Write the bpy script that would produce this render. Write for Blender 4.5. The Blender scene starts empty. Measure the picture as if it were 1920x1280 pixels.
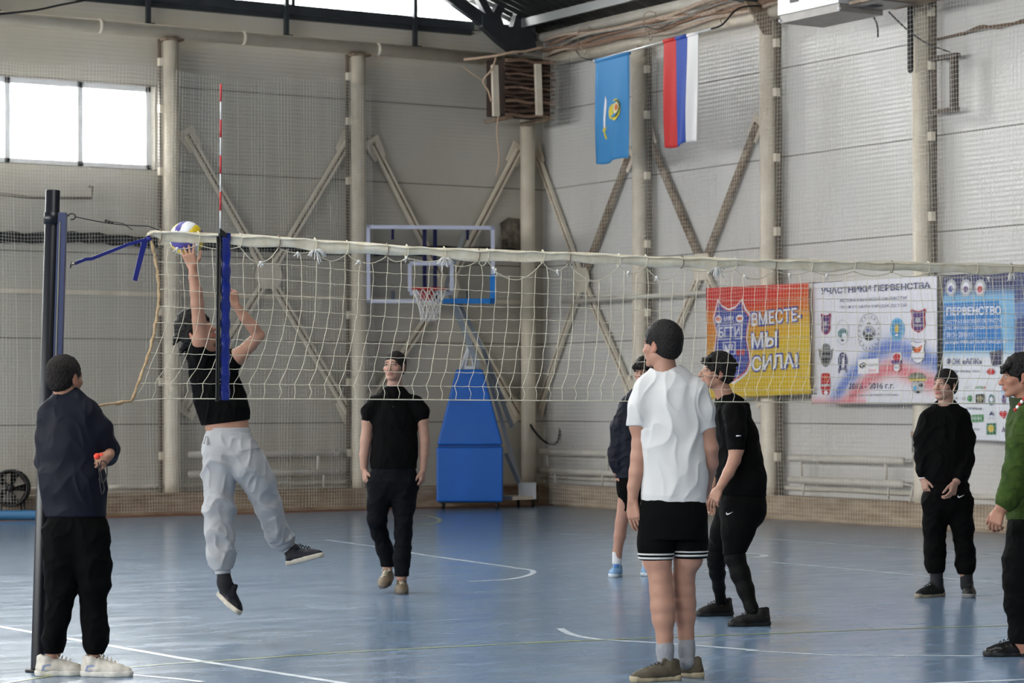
import bpy, bmesh, math, random
import numpy as np
from mathutils import Vector, Matrix, noise
import openvdb

SC = bpy.context.scene
COL = SC.collection
PI = math.pi
random.seed(7)

# ------------------------------------------------------------------ camera, world, light
F, HOR, CAMH, YAW, ROLL = 4600.0, 753.0, 1.43, math.radians(32.0), 0.003
CS, SN = math.cos(YAW), math.sin(YAW)
WX, WY = 18.80, 29.24            # right wall plane x, back wall plane y
XL, YN = -7.5, -9.0              # the walls beside and behind the camera

cam_data = bpy.data.cameras.new('camera')
cam = bpy.data.objects.new('camera', cam_data)
COL.objects.link(cam)
cam.location = (0, 0, CAMH)
cam.rotation_euler = (PI/2, ROLL, -YAW)
cam_data.sensor_width = 36.0
cam_data.lens = 36.0 * F / 1920.0
cam_data.shift_y = (HOR - 640.0) / 1920.0
cam_data.clip_start = 0.1
cam_data.clip_end = 200
cam_data.dof.use_dof = True
cam_data.dof.focus_distance = 14.0
cam_data.dof.aperture_fstop = 6.3
SC.camera = cam

SC.view_settings.view_transform = 'Standard'
SC.view_settings.look = 'None'
SC.view_settings.gamma = 1.0
SC.view_settings.use_curve_mapping = False
SC.view_settings.exposure = 1.2

world = bpy.data.worlds.new('daylight')
SC.world = world
world.use_nodes = True
_bg = world.node_tree.nodes['Background']
_bg.inputs[0].default_value = (1.0, 0.975, 0.94, 1)
_bg.inputs[1].default_value = 12.0
SC.cycles.max_bounces = 6
SC.cycles.diffuse_bounces = 4
SC.cycles.glossy_bounces = 3
SC.cycles.transmission_bounces = 4
SC.cycles.transparent_max_bounces = 12
SC.cycles.sample_clamp_indirect = 6.0
SC.cycles.use_denoising = True

def area(name, loc, rot, sx, sy, power=None, color=(1, 1, 1), portal=False, spread=PI):
    l = bpy.data.lights.new(name, 'AREA')
    l.shape = 'RECTANGLE'; l.size = sx; l.size_y = sy
    l.color = color; l.spread = spread
    if portal: l.cycles.is_portal = True
    else: l.energy = power
    o = bpy.data.objects.new(name, l); COL.objects.link(o)
    o.location = loc; o.rotation_euler = rot
    return o

# ------------------------------------------------------------------ pixel -> place (camera stands at the origin)
def ray(px, py):
    dx, dy = px - 960.0, py - HOR
    X, Z = (dx - ROLL*dy)/F, -(dy + ROLL*dx)/F
    return Vector((X*CS + SN, -X*SN + CS, Z))
def onY(px, py, Y):
    d = ray(px, py)*Y; d.z += CAMH; return d
def back(px, py, d=0.0):
    r = ray(px, py); p = r*((WY - d)/r.y); p.z += CAMH; return p
def right(px, py, d=0.0):
    r = ray(px, py); p = r*((WX - d)/r.x); p.z += CAMH; return p
def ground(px, py):
    r = ray(px, py); p = r*(-CAMH/r.z); p.z = 0; return p

# ------------------------------------------------------------------ materials
def lin(c):
    return tuple(((v/255.0)/12.92 if v/255.0 <= 0.04045 else ((v/255.0+0.055)/1.055)**2.4) for v in c[:3]) + (1,)
MATS = {}
def mat(name, rgb=(128, 128, 128), rough=0.6, metal=0.0, var=0.0, scale=6.0, bump=0.0, bscale=30.0, spec=0.5, stretch=(1, 1, 1), rgb2=None, attr=None, sheen=0.0, emit=None, trans=0.0):
    if name in MATS: return MATS[name]
    m = bpy.data.materials.new(name); m.use_nodes = True
    nt = m.node_tree; b = nt.nodes['Principled BSDF']
    b.inputs['Base Color'].default_value = lin(rgb)
    b.inputs['Roughness'].default_value = rough
    b.inputs['Metallic'].default_value = metal
    b.inputs['Specular IOR Level'].default_value = spec
    if sheen:
        b.inputs['Sheen Weight'].default_value = sheen
    if trans: b.inputs['Transmission Weight'].default_value = trans
    m.diffuse_color = lin(rgb)
    tc = nt.nodes.new('ShaderNodeTexCoord'); mp = nt.nodes.new('ShaderNodeMapping')
    nt.links.new(tc.outputs['Object'], mp.inputs[0]); mp.inputs['Scale'].default_value = stretch
    src = None
    if attr:
        a = nt.nodes.new('ShaderNodeAttribute'); a.attribute_name = attr
        src = a.outputs['Color']
        nt.links.new(src, b.inputs['Base Color'])
    if var or rgb2:
        n = nt.nodes.new('ShaderNodeTexNoise'); n.inputs['Scale'].default_value = scale; n.inputs['Detail'].default_value = 5
        nt.links.new(mp.outputs[0], n.inputs['Vector'])
        r = nt.nodes.new('ShaderNodeValToRGB'); nt.links.new(n.outputs['Fac'], r.inputs[0])
        r.color_ramp.elements[0].position = 0.35; r.color_ramp.elements[1].position = 0.68
        c = lin(rgb); c2 = lin(rgb2) if rgb2 else tuple(v*(1-var) for v in c[:3]) + (1,)
        r.color_ramp.elements[1].color = c; r.color_ramp.elements[0].color = c2
        if src is not None:
            r.color_ramp.elements[0].color = (1-var, 1-var, 1-var, 1); r.color_ramp.elements[1].color = (1, 1, 1, 1)
            mx = nt.nodes.new('ShaderNodeMix'); mx.data_type = 'RGBA'; mx.blend_type = 'MULTIPLY'; mx.inputs[0].default_value = 1
            nt.links.new(src, mx.inputs[6]); nt.links.new(r.outputs[0], mx.inputs[7]); nt.links.new(mx.outputs[2], b.inputs['Base Color'])
        else:
            nt.links.new(r.outputs[0], b.inputs['Base Color'])
    if bump:
        n2 = nt.nodes.new('ShaderNodeTexNoise'); n2.inputs['Scale'].default_value = bscale; n2.inputs['Detail'].default_value = 4
        nt.links.new(mp.outputs[0], n2.inputs['Vector'])
        bp = nt.nodes.new('ShaderNodeBump'); bp.inputs['Strength'].default_value = bump; bp.inputs['Distance'].default_value = 0.01
        nt.links.new(n2.outputs['Fac'], bp.inputs['Height']); nt.links.new(bp.outputs[0], b.inputs['Normal'])
    MATS[name] = m
    return m

# ------------------------------------------------------------------ mesh builder
def V(p): return Vector(p)
class MB:
    def __init__(s): s.v = []; s.f = []; s.m = []; s.sm = []
    def add(s, vs, fs, m=0, sm=False):
        o = len(s.v); s.v.extend([tuple(p) for p in vs])
        for f in fs: s.f.append(tuple(i+o for i in f)); s.m.append(m); s.sm.append(sm)
        return s
    def box(s, lo, hi, m=0):
        x0, y0, z0 = lo; x1, y1, z1 = hi
        return s.add([(x0,y0,z0),(x1,y0,z0),(x1,y1,z0),(x0,y1,z0),(x0,y0,z1),(x1,y0,z1),(x1,y1,z1),(x0,y1,z1)],
                     [(0,3,2,1),(4,5,6,7),(0,1,5,4),(1,2,6,5),(2,3,7,6),(3,0,4,7)], m)
    def beam(s, a, b, w, h, up=(0, 0, 1), m=0):
        a = V(a); b = V(b); d = (b-a).normalized(); up = V(up)
        r = d.cross(up)
        if r.length < 1e-4: r = d.cross(V((1, 0, 0)))
        r.normalize(); u = r.cross(d).normalized()
        r *= w/2; u *= h/2
        vs = [a-r-u, a+r-u, a+r+u, a-r+u, b-r-u, b+r-u, b+r+u, b-r+u]
        return s.add(vs, [(0,1,2,3),(7,6,5,4),(0,4,5,1),(1,5,6,2),(2,6,7,3),(3,7,4,0)], m)
    def tube(s, pts, r, n=8, closed=False, m=0, sm=True, caps=True):
        pts = [V(p) for p in pts]; N = len(pts)
        rs = r if isinstance(r, (list, tuple)) else [r]*N
        vs = []; prev = None
        for i in range(N):
            if closed: d = pts[(i+1) % N]-pts[i-1]
            else: d = pts[min(i+1, N-1)]-pts[max(i-1, 0)]
            if d.length < 1e-9: d = V((0, 0, 1))
            d.normalize()
            if prev is None:
                q = d.cross(V((0, 0, 1)))
                if q.length < 1e-3: q = d.cross(V((1, 0, 0)))
            else:
                q = prev - d*prev.dot(d)
                if q.length < 1e-6: q = d.orthogonal()
            q.normalize(); prev = q; w = d.cross(q)
            for k in range(n):
                a = 2*PI*k/n; vs.append(pts[i] + (q*math.cos(a) + w*math.sin(a))*rs[i])
        fs = []
        for i in range(N if closed else N-1):
            j = (i+1) % N
            for k in range(n):
                l = (k+1) % n; fs.append((i*n+k, i*n+l, j*n+l, j*n+k))
        if caps and not closed:
            fs.append(tuple(range(n-1, -1, -1))); fs.append(tuple((N-1)*n+k for k in range(n)))
        return s.add(vs, fs, m, sm)
    def plate(s, pts, t, m=0):
        """outline polygon given thickness vector t"""
        pts = [V(p) for p in pts]; t = V(t); n = len(pts)
        vs = pts + [p+t for p in pts]
        fs = [tuple(range(n)), tuple(range(2*n-1, n-1, -1))] + [(i, i+n, (i+1) % n+n, (i+1) % n) for i in range(n)]
        return s.add(vs, fs, m)
    def sphere(s, c, r, nu=16, nv=10, m=0, sc=(1, 1, 1)):
        vs = []; c = V(c)
        for j in range(nv+1):
            th = PI*j/nv
            for i in range(nu):
                ph = 2*PI*i/nu
                vs.append((c.x+r*sc[0]*math.sin(th)*math.cos(ph), c.y+r*sc[1]*math.sin(th)*math.sin(ph), c.z+r*sc[2]*math.cos(th)))
        fs = [(j*nu+i, (j+1)*nu+i, (j+1)*nu+(i+1) % nu, j*nu+(i+1) % nu) for j in range(nv) for i in range(nu)]
        return s.add(vs, fs, m, True)
    def grid(s, fn, nu, nv, m=0, thick=None, sm=True):
        vs = [V(fn(i/nu, j/nv)) for j in range(nv+1) for i in range(nu+1)]
        fs = [(j*(nu+1)+i, j*(nu+1)+i+1, (j+1)*(nu+1)+i+1, (j+1)*(nu+1)+i) for j in range(nv) for i in range(nu)]
        if thick is None: return s.add(vs, fs, m, sm)
        t = V(thick); n = len(vs)
        fs2 = [tuple(reversed([i+n for i in f])) for f in fs]
        W = nu+1
        rim = [(i, i+1) for i in range(nu)] + [(nu+j*W, nu+(j+1)*W) for j in range(nv)] + \
              [(nv*W+i+1, nv*W+i) for i in range(nu)] + [((j+1)*W, j*W) for j in range(nv)]
        rf = [(b, a, a+n, b+n) for a, b in rim]
        return s.add(vs + [v+t for v in vs], fs + fs2 + rf, m, sm)
    def build(s, name, mats, parent=None, inv=None, fix=True):
        me = bpy.data.meshes.new(name)
        vs = s.v
        if parent is not None and inv is None:
            M = parent_inv(parent); vs = [tuple(M @ V(p)) for p in s.v]
        me.from_pydata(vs, [], s.f)
        if not isinstance(mats, (list, tuple)): mats = [mats]
        for m in mats: me.materials.append(m)
        me.polygons.foreach_set('material_index', s.m)
        me.polygons.foreach_set('use_smooth', s.sm)
        me.update()
        if fix:
            bm = bmesh.new(); bm.from_mesh(me)
            bmesh.ops.recalc_face_normals(bm, faces=bm.faces); bm.to_mesh(me); bm.free()
        o = bpy.data.objects.new(name, me); COL.objects.link(o)
        if parent is not None: o.parent = parent
        return o
def parent_inv(p):
    M = Matrix.Translation(p.location) @ Matrix.Rotation(p.rotation_euler.z, 4, 'Z')
    if p.parent is not None:      # part of a thing: its own transform is identity
        return parent_inv(p.parent)
    return M.inverted()
def thing(name, label, cat, loc=(0, 0, 0), rz=0.0, group=None):
    o = bpy.data.objects.new(name, None); COL.objects.link(o)
    o.empty_display_size = 0.1
    o.location = loc; o.rotation_euler = (0, 0, rz); o['label'] = label; o['category'] = cat
    if group: o['group'] = group
    return o
def tag(o, label, cat, group=None, kind=None):
    if label: o['label'] = label
    if cat: o['category'] = cat
    if group: o['group'] = group
    if kind: o['kind'] = kind
    return o
def struct(o): o['kind'] = 'structure'; return o

def text_mesh(body, bold=0.0, res=3):
    cu = bpy.data.curves.new('lettering_curve', 'FONT'); cu.body = body; cu.resolution_u = res
    cu.offset = bold; cu.align_x = 'LEFT'
    o = bpy.data.objects.new('lettering_curve', cu); COL.objects.link(o)
    dg = bpy.context.evaluated_depsgraph_get(); oe = o.evaluated_get(dg)
    me = oe.to_mesh()
    vs = [tuple(v.co) for v in me.vertices]; fs = [tuple(p.vertices) for p in me.polygons]
    oe.to_mesh_clear(); bpy.data.objects.remove(o); bpy.data.curves.remove(cu)
    if not vs: return [], [], (0, 0, 1, 1)
    xs = [v[0] for v in vs]; ys = [v[1] for v in vs]
    return vs, fs, (min(xs), min(ys), max(xs), max(ys))
# ================================================================== THE ROOM
# --- materials
def panel_mat(name, rgb, rough, axis, dirt=0.06, ribs=0.25):
    """painted sandwich panel: faint ribs along the panel, dark joints every 1.09 m, stains"""
    m = mat(name, rgb, rough)
    nt = m.node_tree; b = nt.nodes['Principled BSDF']
    b.inputs['Specular IOR Level'].default_value = 0.35
    tc = nt.nodes.new('ShaderNodeTexCoord'); sx = nt.nodes.new('ShaderNodeSeparateXYZ')
    nt.links.new(tc.outputs['Object'], sx.inputs[0])
    def mth(op, a, bb=None, c=None):
        n = nt.nodes.new('ShaderNodeMath'); n.operation = op
        for i, v in enumerate((a, bb, c)):
            if v is None: continue
            if isinstance(v, (int, float)): n.inputs[i].default_value = v
            else: nt.links.new(v, n.inputs[i])
        return n.outputs[0]
    z = mth('SUBTRACT', sx.outputs['Z'], 0.065)
    fr = mth('FRACT', mth('DIVIDE', z, 1.09))
    d = mth('ABSOLUTE', mth('SUBTRACT', fr, 0.5))
    joint = mth('GREATER_THAN', d, 0.4925)
    rib = mth('SINE', mth('MULTIPLY', z, 2*PI/0.0545))
    # a vertical joint here and there
    mp = nt.nodes.new('ShaderNodeMapping'); nt.links.new(tc.outputs['Object'], mp.inputs[0])
    mp.inputs['Scale'].default_value = (0.7, 0.7, 0.35)
    n = nt.nodes.new('ShaderNodeTexNoise'); n.inputs['Scale'].default_value = 1.6; n.inputs['Detail'].default_value = 7
    nt.links.new(mp.outputs[0], n.inputs['Vector'])
    r = nt.nodes.new('ShaderNodeValToRGB'); nt.links.new(n.outputs['Fac'], r.inputs[0])
    c = lin(rgb)
    r.color_ramp.elements[0].position = 0.3; r.color_ramp.elements[0].color = (c[0]*(1-dirt*2), c[1]*(1-dirt*2.3), c[2]*(1-dirt*3.2), 1)
    r.color_ramp.elements[1].position = 0.6; r.color_ramp.elements[1].color = c
    mx = nt.nodes.new('ShaderNodeMix'); mx.data_type = 'RGBA'
    nt.links.new(mth('MULTIPLY', joint, 0.75), mx.inputs[0]); nt.links.new(r.outputs[0], mx.inputs[6])
    mx.inputs[7].default_value = lin((92, 84, 74))
    nt.links.new(mx.outputs[2], b.inputs['Base Color'])
    n2 = nt.nodes.new('ShaderNodeTexNoise'); n2.inputs['Scale'].default_value = 2.5
    mp2 = nt.nodes.new('ShaderNodeMapping'); nt.links.new(tc.outputs['Object'], mp2.inputs[0])
    mp2.inputs['Scale'].default_value = (0.5, 0.5, 3.0); nt.links.new(mp2.outputs[0], n2.inputs['Vector'])
    bp = nt.nodes.new('ShaderNodeBump'); bp.inputs['Strength'].default_value = ribs; bp.inputs['Distance'].default_value = 0.006
    hgt = mth('ADD', mth('ADD', mth('MULTIPLY', rib, 0.5), mth('MULTIPLY', n2.outputs['Fac'], 2.2)), mth('MULTIPLY', joint, -2.0))
    nt.links.new(hgt, bp.inputs['Height']); nt.links.new(bp.outputs[0], b.inputs['Normal'])
    return m
M_back = panel_mat('painted panel cream', (202, 197, 186), 0.42, 'x', 0.05, 0.2)
M_right = panel_mat('painted panel white', (214, 212, 209), 0.33, 'y', 0.03, 0.5)
M_plinth = mat('concrete plinth', (184, 166, 142), 0.75, rgb2=(150, 128, 104), scale=3.0, stretch=(1, 1, 5), bump=0.3)
M_steel = mat('cream painted steel', (234, 224, 206), 0.42, rgb2=(220, 208, 188), scale=4.0, bump=0.15, bscale=12)
M_rust = mat('rust stained steel', (160, 144, 124), 0.6, rgb2=(112, 92, 74), scale=7.0)
M_dark = mat('dark grey steel', (56, 61, 65), 0.5, var=0.3, scale=5)
M_darker = mat('black steel', (26, 25, 25), 0.5, var=0.3)
M_roof = mat('dark corrugated roof', (48, 50, 49), 0.45, var=0.4, scale=3)
M_wframe = mat('white window frame', (238, 240, 246), 0.35)
M_cord_w = mat('white net cord', (228, 226, 220), 0.7)
M_black = mat('black rubber', (22, 22, 23), 0.55, var=0.2)
glass = bpy.data.materials.new('window glass'); glass.use_nodes = True
_nt = glass.node_tree; _nt.nodes.clear()
_o = _nt.nodes.new('ShaderNodeOutputMaterial'); _t = _nt.nodes.new('ShaderNodeBsdfTransparent'); _g = _nt.nodes.new('ShaderNodeBsdfGlossy')
_mx = _nt.nodes.new('ShaderNodeMixShader'); _fr = _nt.nodes.new('ShaderNodeFresnel'); _fr.inputs[0].default_value = 1.45
_g.inputs['Roughness'].default_value = 0.03; _t.inputs[0].default_value = (0.93, 0.95, 0.96, 1)
_nt.links.new(_fr.outputs[0], _mx.inputs[0]); _nt.links.new(_t.outputs[0], _mx.inputs[1]); _nt.links.new(_g.outputs[0], _mx.inputs[2])
_nt.links.new(_mx.outputs[0], _o.inputs[0])

def floor_mat():
    m = mat('blue sports floor', (92, 122, 158), 0.3)
    nt = m.node_tree; b = nt.nodes['Principled BSDF']
    tc = nt.nodes.new('ShaderNodeTexCoord')
    def nz(scale, st, det=6, rough=0.6):
        mp = nt.nodes.new('ShaderNodeMapping'); mp.inputs['Scale'].default_value = st
        mp.inputs['Rotation'].default_value = (0, 0, 0.5)
        nt.links.new(tc.outputs['Object'], mp.inputs[0])
        n = nt.nodes.new('ShaderNodeTexNoise'); n.inputs['Scale'].default_value = scale; n.inputs['Detail'].default_value = det
        n.inputs['Roughness'].default_value = rough
        nt.links.new(mp.outputs[0], n.inputs['Vector']); return n.outputs['Fac']
    def ramp(src, p0, c0, p1, c1):
        r = nt.nodes.new('ShaderNodeValToRGB'); nt.links.new(src, r.inputs[0])
        r.color_ramp.elements[0].position = p0; r.color_ramp.elements[0].color = c0
        r.color_ramp.elements[1].position = p1; r.color_ramp.elements[1].color = c1
        return r.outputs[0]
    base = ramp(nz(0.9, (1, 1, 1)), 0.35, lin((104, 126, 152)), 0.65, lin((116, 137, 160)))
    scr = ramp(nz(14.0, (0.6, 2.2, 1), 8, 0.8), 0.60, (0, 0, 0, 1), 0.74, (1, 1, 1, 1))
    dark = ramp(nz(11.0, (0.5, 1.8, 1), 6, 0.75), 0.32, (1, 1, 1, 1), 0.46, (0, 0, 0, 1))
    m1 = nt.nodes.new('ShaderNodeMix'); m1.data_type = 'RGBA'
    f1 = nt.nodes.new('ShaderNodeMath'); f1.operation = 'MULTIPLY'; f1.inputs[1].default_value = 0.28
    nt.links.new(scr, f1.inputs[0]); nt.links.new(f1.outputs[0], m1.inputs[0])
    nt.links.new(base, m1.inputs[6]); m1.inputs[7].default_value = lin((160, 177, 198))
    m2 = nt.nodes.new('ShaderNodeMix'); m2.data_type = 'RGBA'
    f2 = nt.nodes.new('ShaderNodeMath'); f2.operation = 'MULTIPLY'; f2.inputs[1].default_value = 0.14
    nt.links.new(dark, f2.inputs[0]); nt.links.new(f2.outputs[0], m2.inputs[0])
    nt.links.new(m1.outputs[2], m2.inputs[6]); m2.inputs[7].default_value = lin((82, 108, 142))
    nt.links.new(m2.outputs[2], b.inputs['Base Color'])
    rr = ramp(nz(3.0, (0.6, 1.6, 1)), 0.3, (0.16, 0.16, 0.16, 1), 0.7, (0.26, 0.26, 0.26, 1))
    nt.links.new(rr, b.inputs['Roughness'])
    bp = nt.nodes.new('ShaderNodeBump'); bp.inputs['Strength'].default_value = 0.022; bp.inputs['Distance'].default_value = 0.003
    nt.links.new(nz(16.0, (0.7, 1.6, 1), 5), bp.inputs['Height']); nt.links.new(bp.outputs[0], b.inputs['Normal'])
    return m
M_floor = floor_mat()
M_lw = mat('worn white court paint', (214, 219, 222), 0.35, rgb2=(160, 174, 190), scale=9)
M_ly = mat('worn yellow court paint', (176, 182, 96), 0.35, rgb2=(134, 148, 118), scale=9)
M_lo = mat('rust brown floor edge', (142, 98, 76), 0.6, var=0.3)

# --- floor with its court lines (one mesh, painted lines 1 mm proud)
mb = MB()
mb.box((XL-0.4, YN-0.4, -0.15), (WX+0.4, WY+0.4, 0), 0)
def stripe(pts, w, m, z=0.0012):
    pts = [V((p[0], p[1], 0)) for p in pts]
    vs = []
    for i, p in enumerate(pts):
        d = (pts[min(i+1, len(pts)-1)] - pts[max(i-1, 0)]).normalized(); n = V((-d.y, d.x, 0))*w/2
        vs += [p+n+V((0, 0, z)), p-n+V((0, 0, z))]
    mb.add(vs, [(2*i, 2*i+1, 2*i+3, 2*i+2) for i in range(len(pts)-1)], m)
def gline(pxs, w, m, ext=0, z=0.0012):
    g = [ground(*p) for p in pxs]
    if ext:
        g = [g[0] + (g[0]-g[1]).normalized()*ext] + g + [g[-1] + (g[-1]-g[-2]).normalized()*ext]
    stripe(g, w, m, z)
def smooth_curve(pts, n=8):
    out = []
    for i in range(len(pts)-1):
        p0, p1, p2, p3 = [V(pts[max(0, min(len(pts)-1, k))]) for k in (i-1, i, i+1, i+2)]
        for k in range(n):
            t = k/n
            out.append(0.5*((2*p1)+(-p0+p2)*t+(2*p0-5*p1+4*p2-p3)*t*t+(-p0+3*p1-3*p2+p3)*t**3))
    out.append(V(pts[-1])); return out
stripe(smooth_curve([ground(*p) for p in ((-60, 1292), (120, 1264), (300, 1246), (440, 1237), (660, 1222), (960, 1207), (1120, 1200), (1480, 1186), (1700, 1178), (1920, 1172), (2100, 1166))]), 0.032, 2, 0.0020)
gline(((215, 1212), (330, 1232), (640, 1280)), 0.055, 1, 4)
gline(((1400, 1219), (1560, 1228), (1960, 1230)), 0.04, 1, 0)
gline(((1438, 1053), (1640, 1071), (1880, 1094), (1960, 1100)), 0.055, 1, 0)
gline(((1050, 1001), (1400, 1007), (1640, 1025), (1880, 1040), (1990, 1046)), 0.055, 1, 0)
gline(((612, 1012), (700, 1024), (800, 1041), (960, 1063)), 0.05, 1, 0)
gline(((215, 1262), (330, 1272), (380, 1278)), 0.04, 1, 0)
gline(((1320, 1073), (1390, 1066)), 0.05, 1, 0)
# painted circles
def circle_through(c, r, a0, a1, w, m, z=0.0016):
    stripe([(c[0]+r*math.cos(a0+(a1-a0)*i/60), c[1]+r*math.sin(a0+(a1-a0)*i/60)) for i in range(61)], w, m, z)
g1 = ground(1432, 1043); g0 = ground(1262, 1040); c1 = (g1+g0)/2
circle_through(c1, (g1-g0).length/2, 0, 2*PI, 0.075, 1)
stripe(smooth_curve([ground(*p) for p in ((880, 1090), (950, 1086), (985, 1080), (1000, 1073), (992, 1068), (960, 1064))]), 0.05, 1, 0.0014)
stripe(smooth_curve([ground(*p) for p in ((1050, 1178), (1075, 1190), (1130, 1199), (1250, 1206), (1420, 1219))]), 0.05, 1, 0.0014)
stripe(smooth_curve([ground(*p) for p in ((740, 966), (790, 966), (822, 972), (820, 979), (790, 984), (745, 986))]), 0.05, 2, 0.0014)
gline(((1500, 1292), (1960, 1272)), 0.05, 1, 0)
mb.box((XL, WY-0.75, 0), (WX-0.02, WY-0.01, 0.004), 3)
floor = struct(mb.build('floor', [M_floor, M_lw, M_ly, M_lo], fix=False))

# --- window openings
W1a = back(-420, 150).x; W1b = back(290, 160).x            # window in the back wall
W1z0, W1z1 = 4.43, 5.51
GZ0, GZ1 = 6.68, 9.0                                        # gable glazing
EAVE, RIDGE_X, RISE = 6.60, 5.5, 0.34
def roof_z(x): return EAVE + RISE*(WX-x) if x > RIDGE_X else EAVE + RISE*(WX-RIDGE_X) - RISE*(RIDGE_X-x)

# back wall (in strips around the window), 0.25 thick
mb = MB()
GXa, GXb = XL+1.5, back(968, 40).x
T = 0.25
for lo, hi in (((XL, 0), (WX+T, W1z0)), ((XL, W1z0), (W1a, W1z1)), ((W1b, W1z0), (WX+T, W1z1)), ((XL, W1z1), (WX+T, GZ0)), ((GXb, GZ0), (WX+T, GZ0+0.6))):
    mb.box((lo[0], WY, lo[1]), (hi[0], WY+T, hi[1]))
wall_back = struct(mb.build('wall_back', M_back))
mb = MB()   # steep gable strip above the glazing
zz = roof_z(RIDGE_X)+0.3
mb.plate([(XL, WY+0.02, GZ1), (RIDGE_X+3, WY+0.02, GZ1), (RIDGE_X, WY+0.02, zz), (XL, WY+0.02, roof_z(XL)+0.3)], (0, T, 0))
struct(mb.build('wall_back_gable', M_back))
mb = MB(); mb.box((WX, YN, 0), (WX+T, WY, EAVE+0.15)); wall_right = struct(mb.build('wall_right', M_right))

# unseen walls carry the hall's other daylight: bands of windows
def wall_with_band(name, axis, at, lo, hi, z0, z1, top, nwin, mfr, gap=0.5):
    mb = MB(); t = T
    def B(a, b, za, zb):
        if b-a < 1e-3: return
        if axis == 'x': mb.box((at-t, a, za), (at, b, zb))
        else: mb.box((a, at-t, za), (b, at, zb))
    B(lo, hi, 0, z0); B(lo, hi, z1, top)
    w = (hi-lo)/nwin; spans = []
    for i in range(nwin):
        a = lo+i*w; B(a, a+gap/2, z0, z1); B(a+w-gap/2, a+w, z0, z1); spans.append((a+gap/2, a+w-gap/2))
    struct(mb.build(name, M_back)); return spans
def window(n, axis, at, a, b, z0, z1, panes, face, frame=M_wframe, fw=0.07, depth=0.10, portal=True, fname='window'):
    """frame and mullions as one mesh, each pane a child; face = +1/-1 inward direction"""
    w = bpy.data.objects.new('%s_%d' % (fname, n), None); COL.objects.link(w); struct(w)
    w.location = (at, (a+b)/2, z0) if axis == 'x' else ((a+b)/2, at, z0)
    mb = MB()
    def B(p, q, za, zb, m=mb, d=depth):
        if axis == 'x': m.box((at-d/2, p, za), (at+d/2, q, zb))
        else: m.box((p, at-d/2, za), (q, at+d/2, zb))
    B(a, b, z0, z0+fw); B(a, b, z1-fw, z1); B(a, a+fw, z0, z1); B(b-fw, b, z0, z1)
    pw = (b-a)/panes
    for i in range(1, panes): B(a+i*pw-fw/2, a+i*pw+fw/2, z0, z1)
    mb.build('window_frame', frame, w)
    for i in range(panes):
        m2 = MB(); p, q = a+i*pw, a+(i+1)*pw
        if axis == 'x': m2.box((at-0.004, p, z0+0.02), (at+0.004, q, z1-0.02))
        else: m2.box((p, at-0.004, z0+0.02), (q, at+0.004, z1-0.02))
        m2.build('pane', glass, w)
    if portal:
        d = 0.35
        if axis == 'x': area('daylight_portal', (at-face*d, (a+b)/2, (z0+z1)/2), (0, -face*PI/2, 0), z1-z0+.1, b-a+.1, portal=True)
        else: area('daylight_portal', ((a+b)/2, at-face*d, (z0+z1)/2), (PI/2 if face < 0 else -PI/2, 0, 0), b-a+.1, z1-z0+.1, portal=True)
    return w
window(1, 'y', WY+0.17, W1a, W1b, W1z0, W1z1, 5, -1)
window(2, 'y', WY+0.10, GXa, GXb, GZ0, GZ1, 7, -1, frame=M_dark, fw=0.05, depth=0.12)
sp = wall_with_band('wall_left', 'x', XL, YN, WY, 3.2, 5.62, roof_z(XL)+0.1, 5, None)
for i, (a, b) in enumerate(sp): window(3+i, 'x', XL-0.12, a, b, 3.2, 5.62, 4, +1)
mb = MB(); mb.box((XL, YN-T, 0), (WX+T, YN, 6.9)); struct(mb.build('wall_front', M_back))
mb = MB(); mb.plate([(XL, YN-T, 6.8), (WX+T, YN-T, 6.8), (WX+T, YN-T, 7.0), (RIDGE_X, YN-T, zz), (XL, YN-T, roof_z(XL)+0.3)], (0, T, 0)); struct(mb.build('wall_front_gable', M_back))

# roof: corrugated sheets with purlins, and a ridge skylight
def roof_slope(xa, xb, name):
    mb = MB(); n = int((WY-YN+0.6)/0.10); y0 = YN-0.3
    vs = []; fs = []
    for i in range(n+1):
        y = y0+i*0.10; dz = 0.03 if i % 2 else 0.0
        for (x, t) in ((xa, 0), (xb, 0), (xb, 0.12), (xa, 0.12)):
            vs.append((x, y, roof_z(min(max(x, XL-.3), WX+.3))+dz+t))
    for i in range(n):
        a = 4*i; b = a+4
        fs += [(a, a+1, b+1, b), (a+2, a+3, b+3, b+2), (a, b, b+3, a+3), (a+1, a+2, b+2, b+1)]
    mb.add(vs, fs); return struct(mb.build(name, M_roof))
SKY_HW = 0.55
roof_slope(RIDGE_X+SKY_HW, WX+0.3, 'ceiling_right')
roof_slope(XL-0.3, RIDGE_X-SKY_HW, 'ceiling_left')
sk = bpy.data.objects.new('window_8', None); COL.objects.link(sk); struct(sk); zs = roof_z(RIDGE_X+SKY_HW)+0.08; sk.location = (RIDGE_X, 10, zs)
mb = MB()
for x in (RIDGE_X-SKY_HW, RIDGE_X, RIDGE_X+SKY_HW): mb.box((x-0.04, YN, zs), (x+0.04, WY, zs+0.1))
k = YN
while k < WY+0.1: mb.box((RIDGE_X-SKY_HW, k-0.03, zs), (RIDGE_X+SKY_HW, k+0.03, zs+0.1)); k += 2.39
mb.build('window_frame', M_dark, sk)
mb = MB(); mb.box((RIDGE_X-SKY_HW, YN-0.3, zs+0.04), (RIDGE_X+SKY_HW, WY+0.3, zs+0.05)); mb.build('pane', glass, sk)
area('daylight_portal', (RIDGE_X, (YN+WY)/2, zs+0.3), (0, 0, 0), 2*SKY_HW+.2, WY-YN, portal=True)
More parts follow.
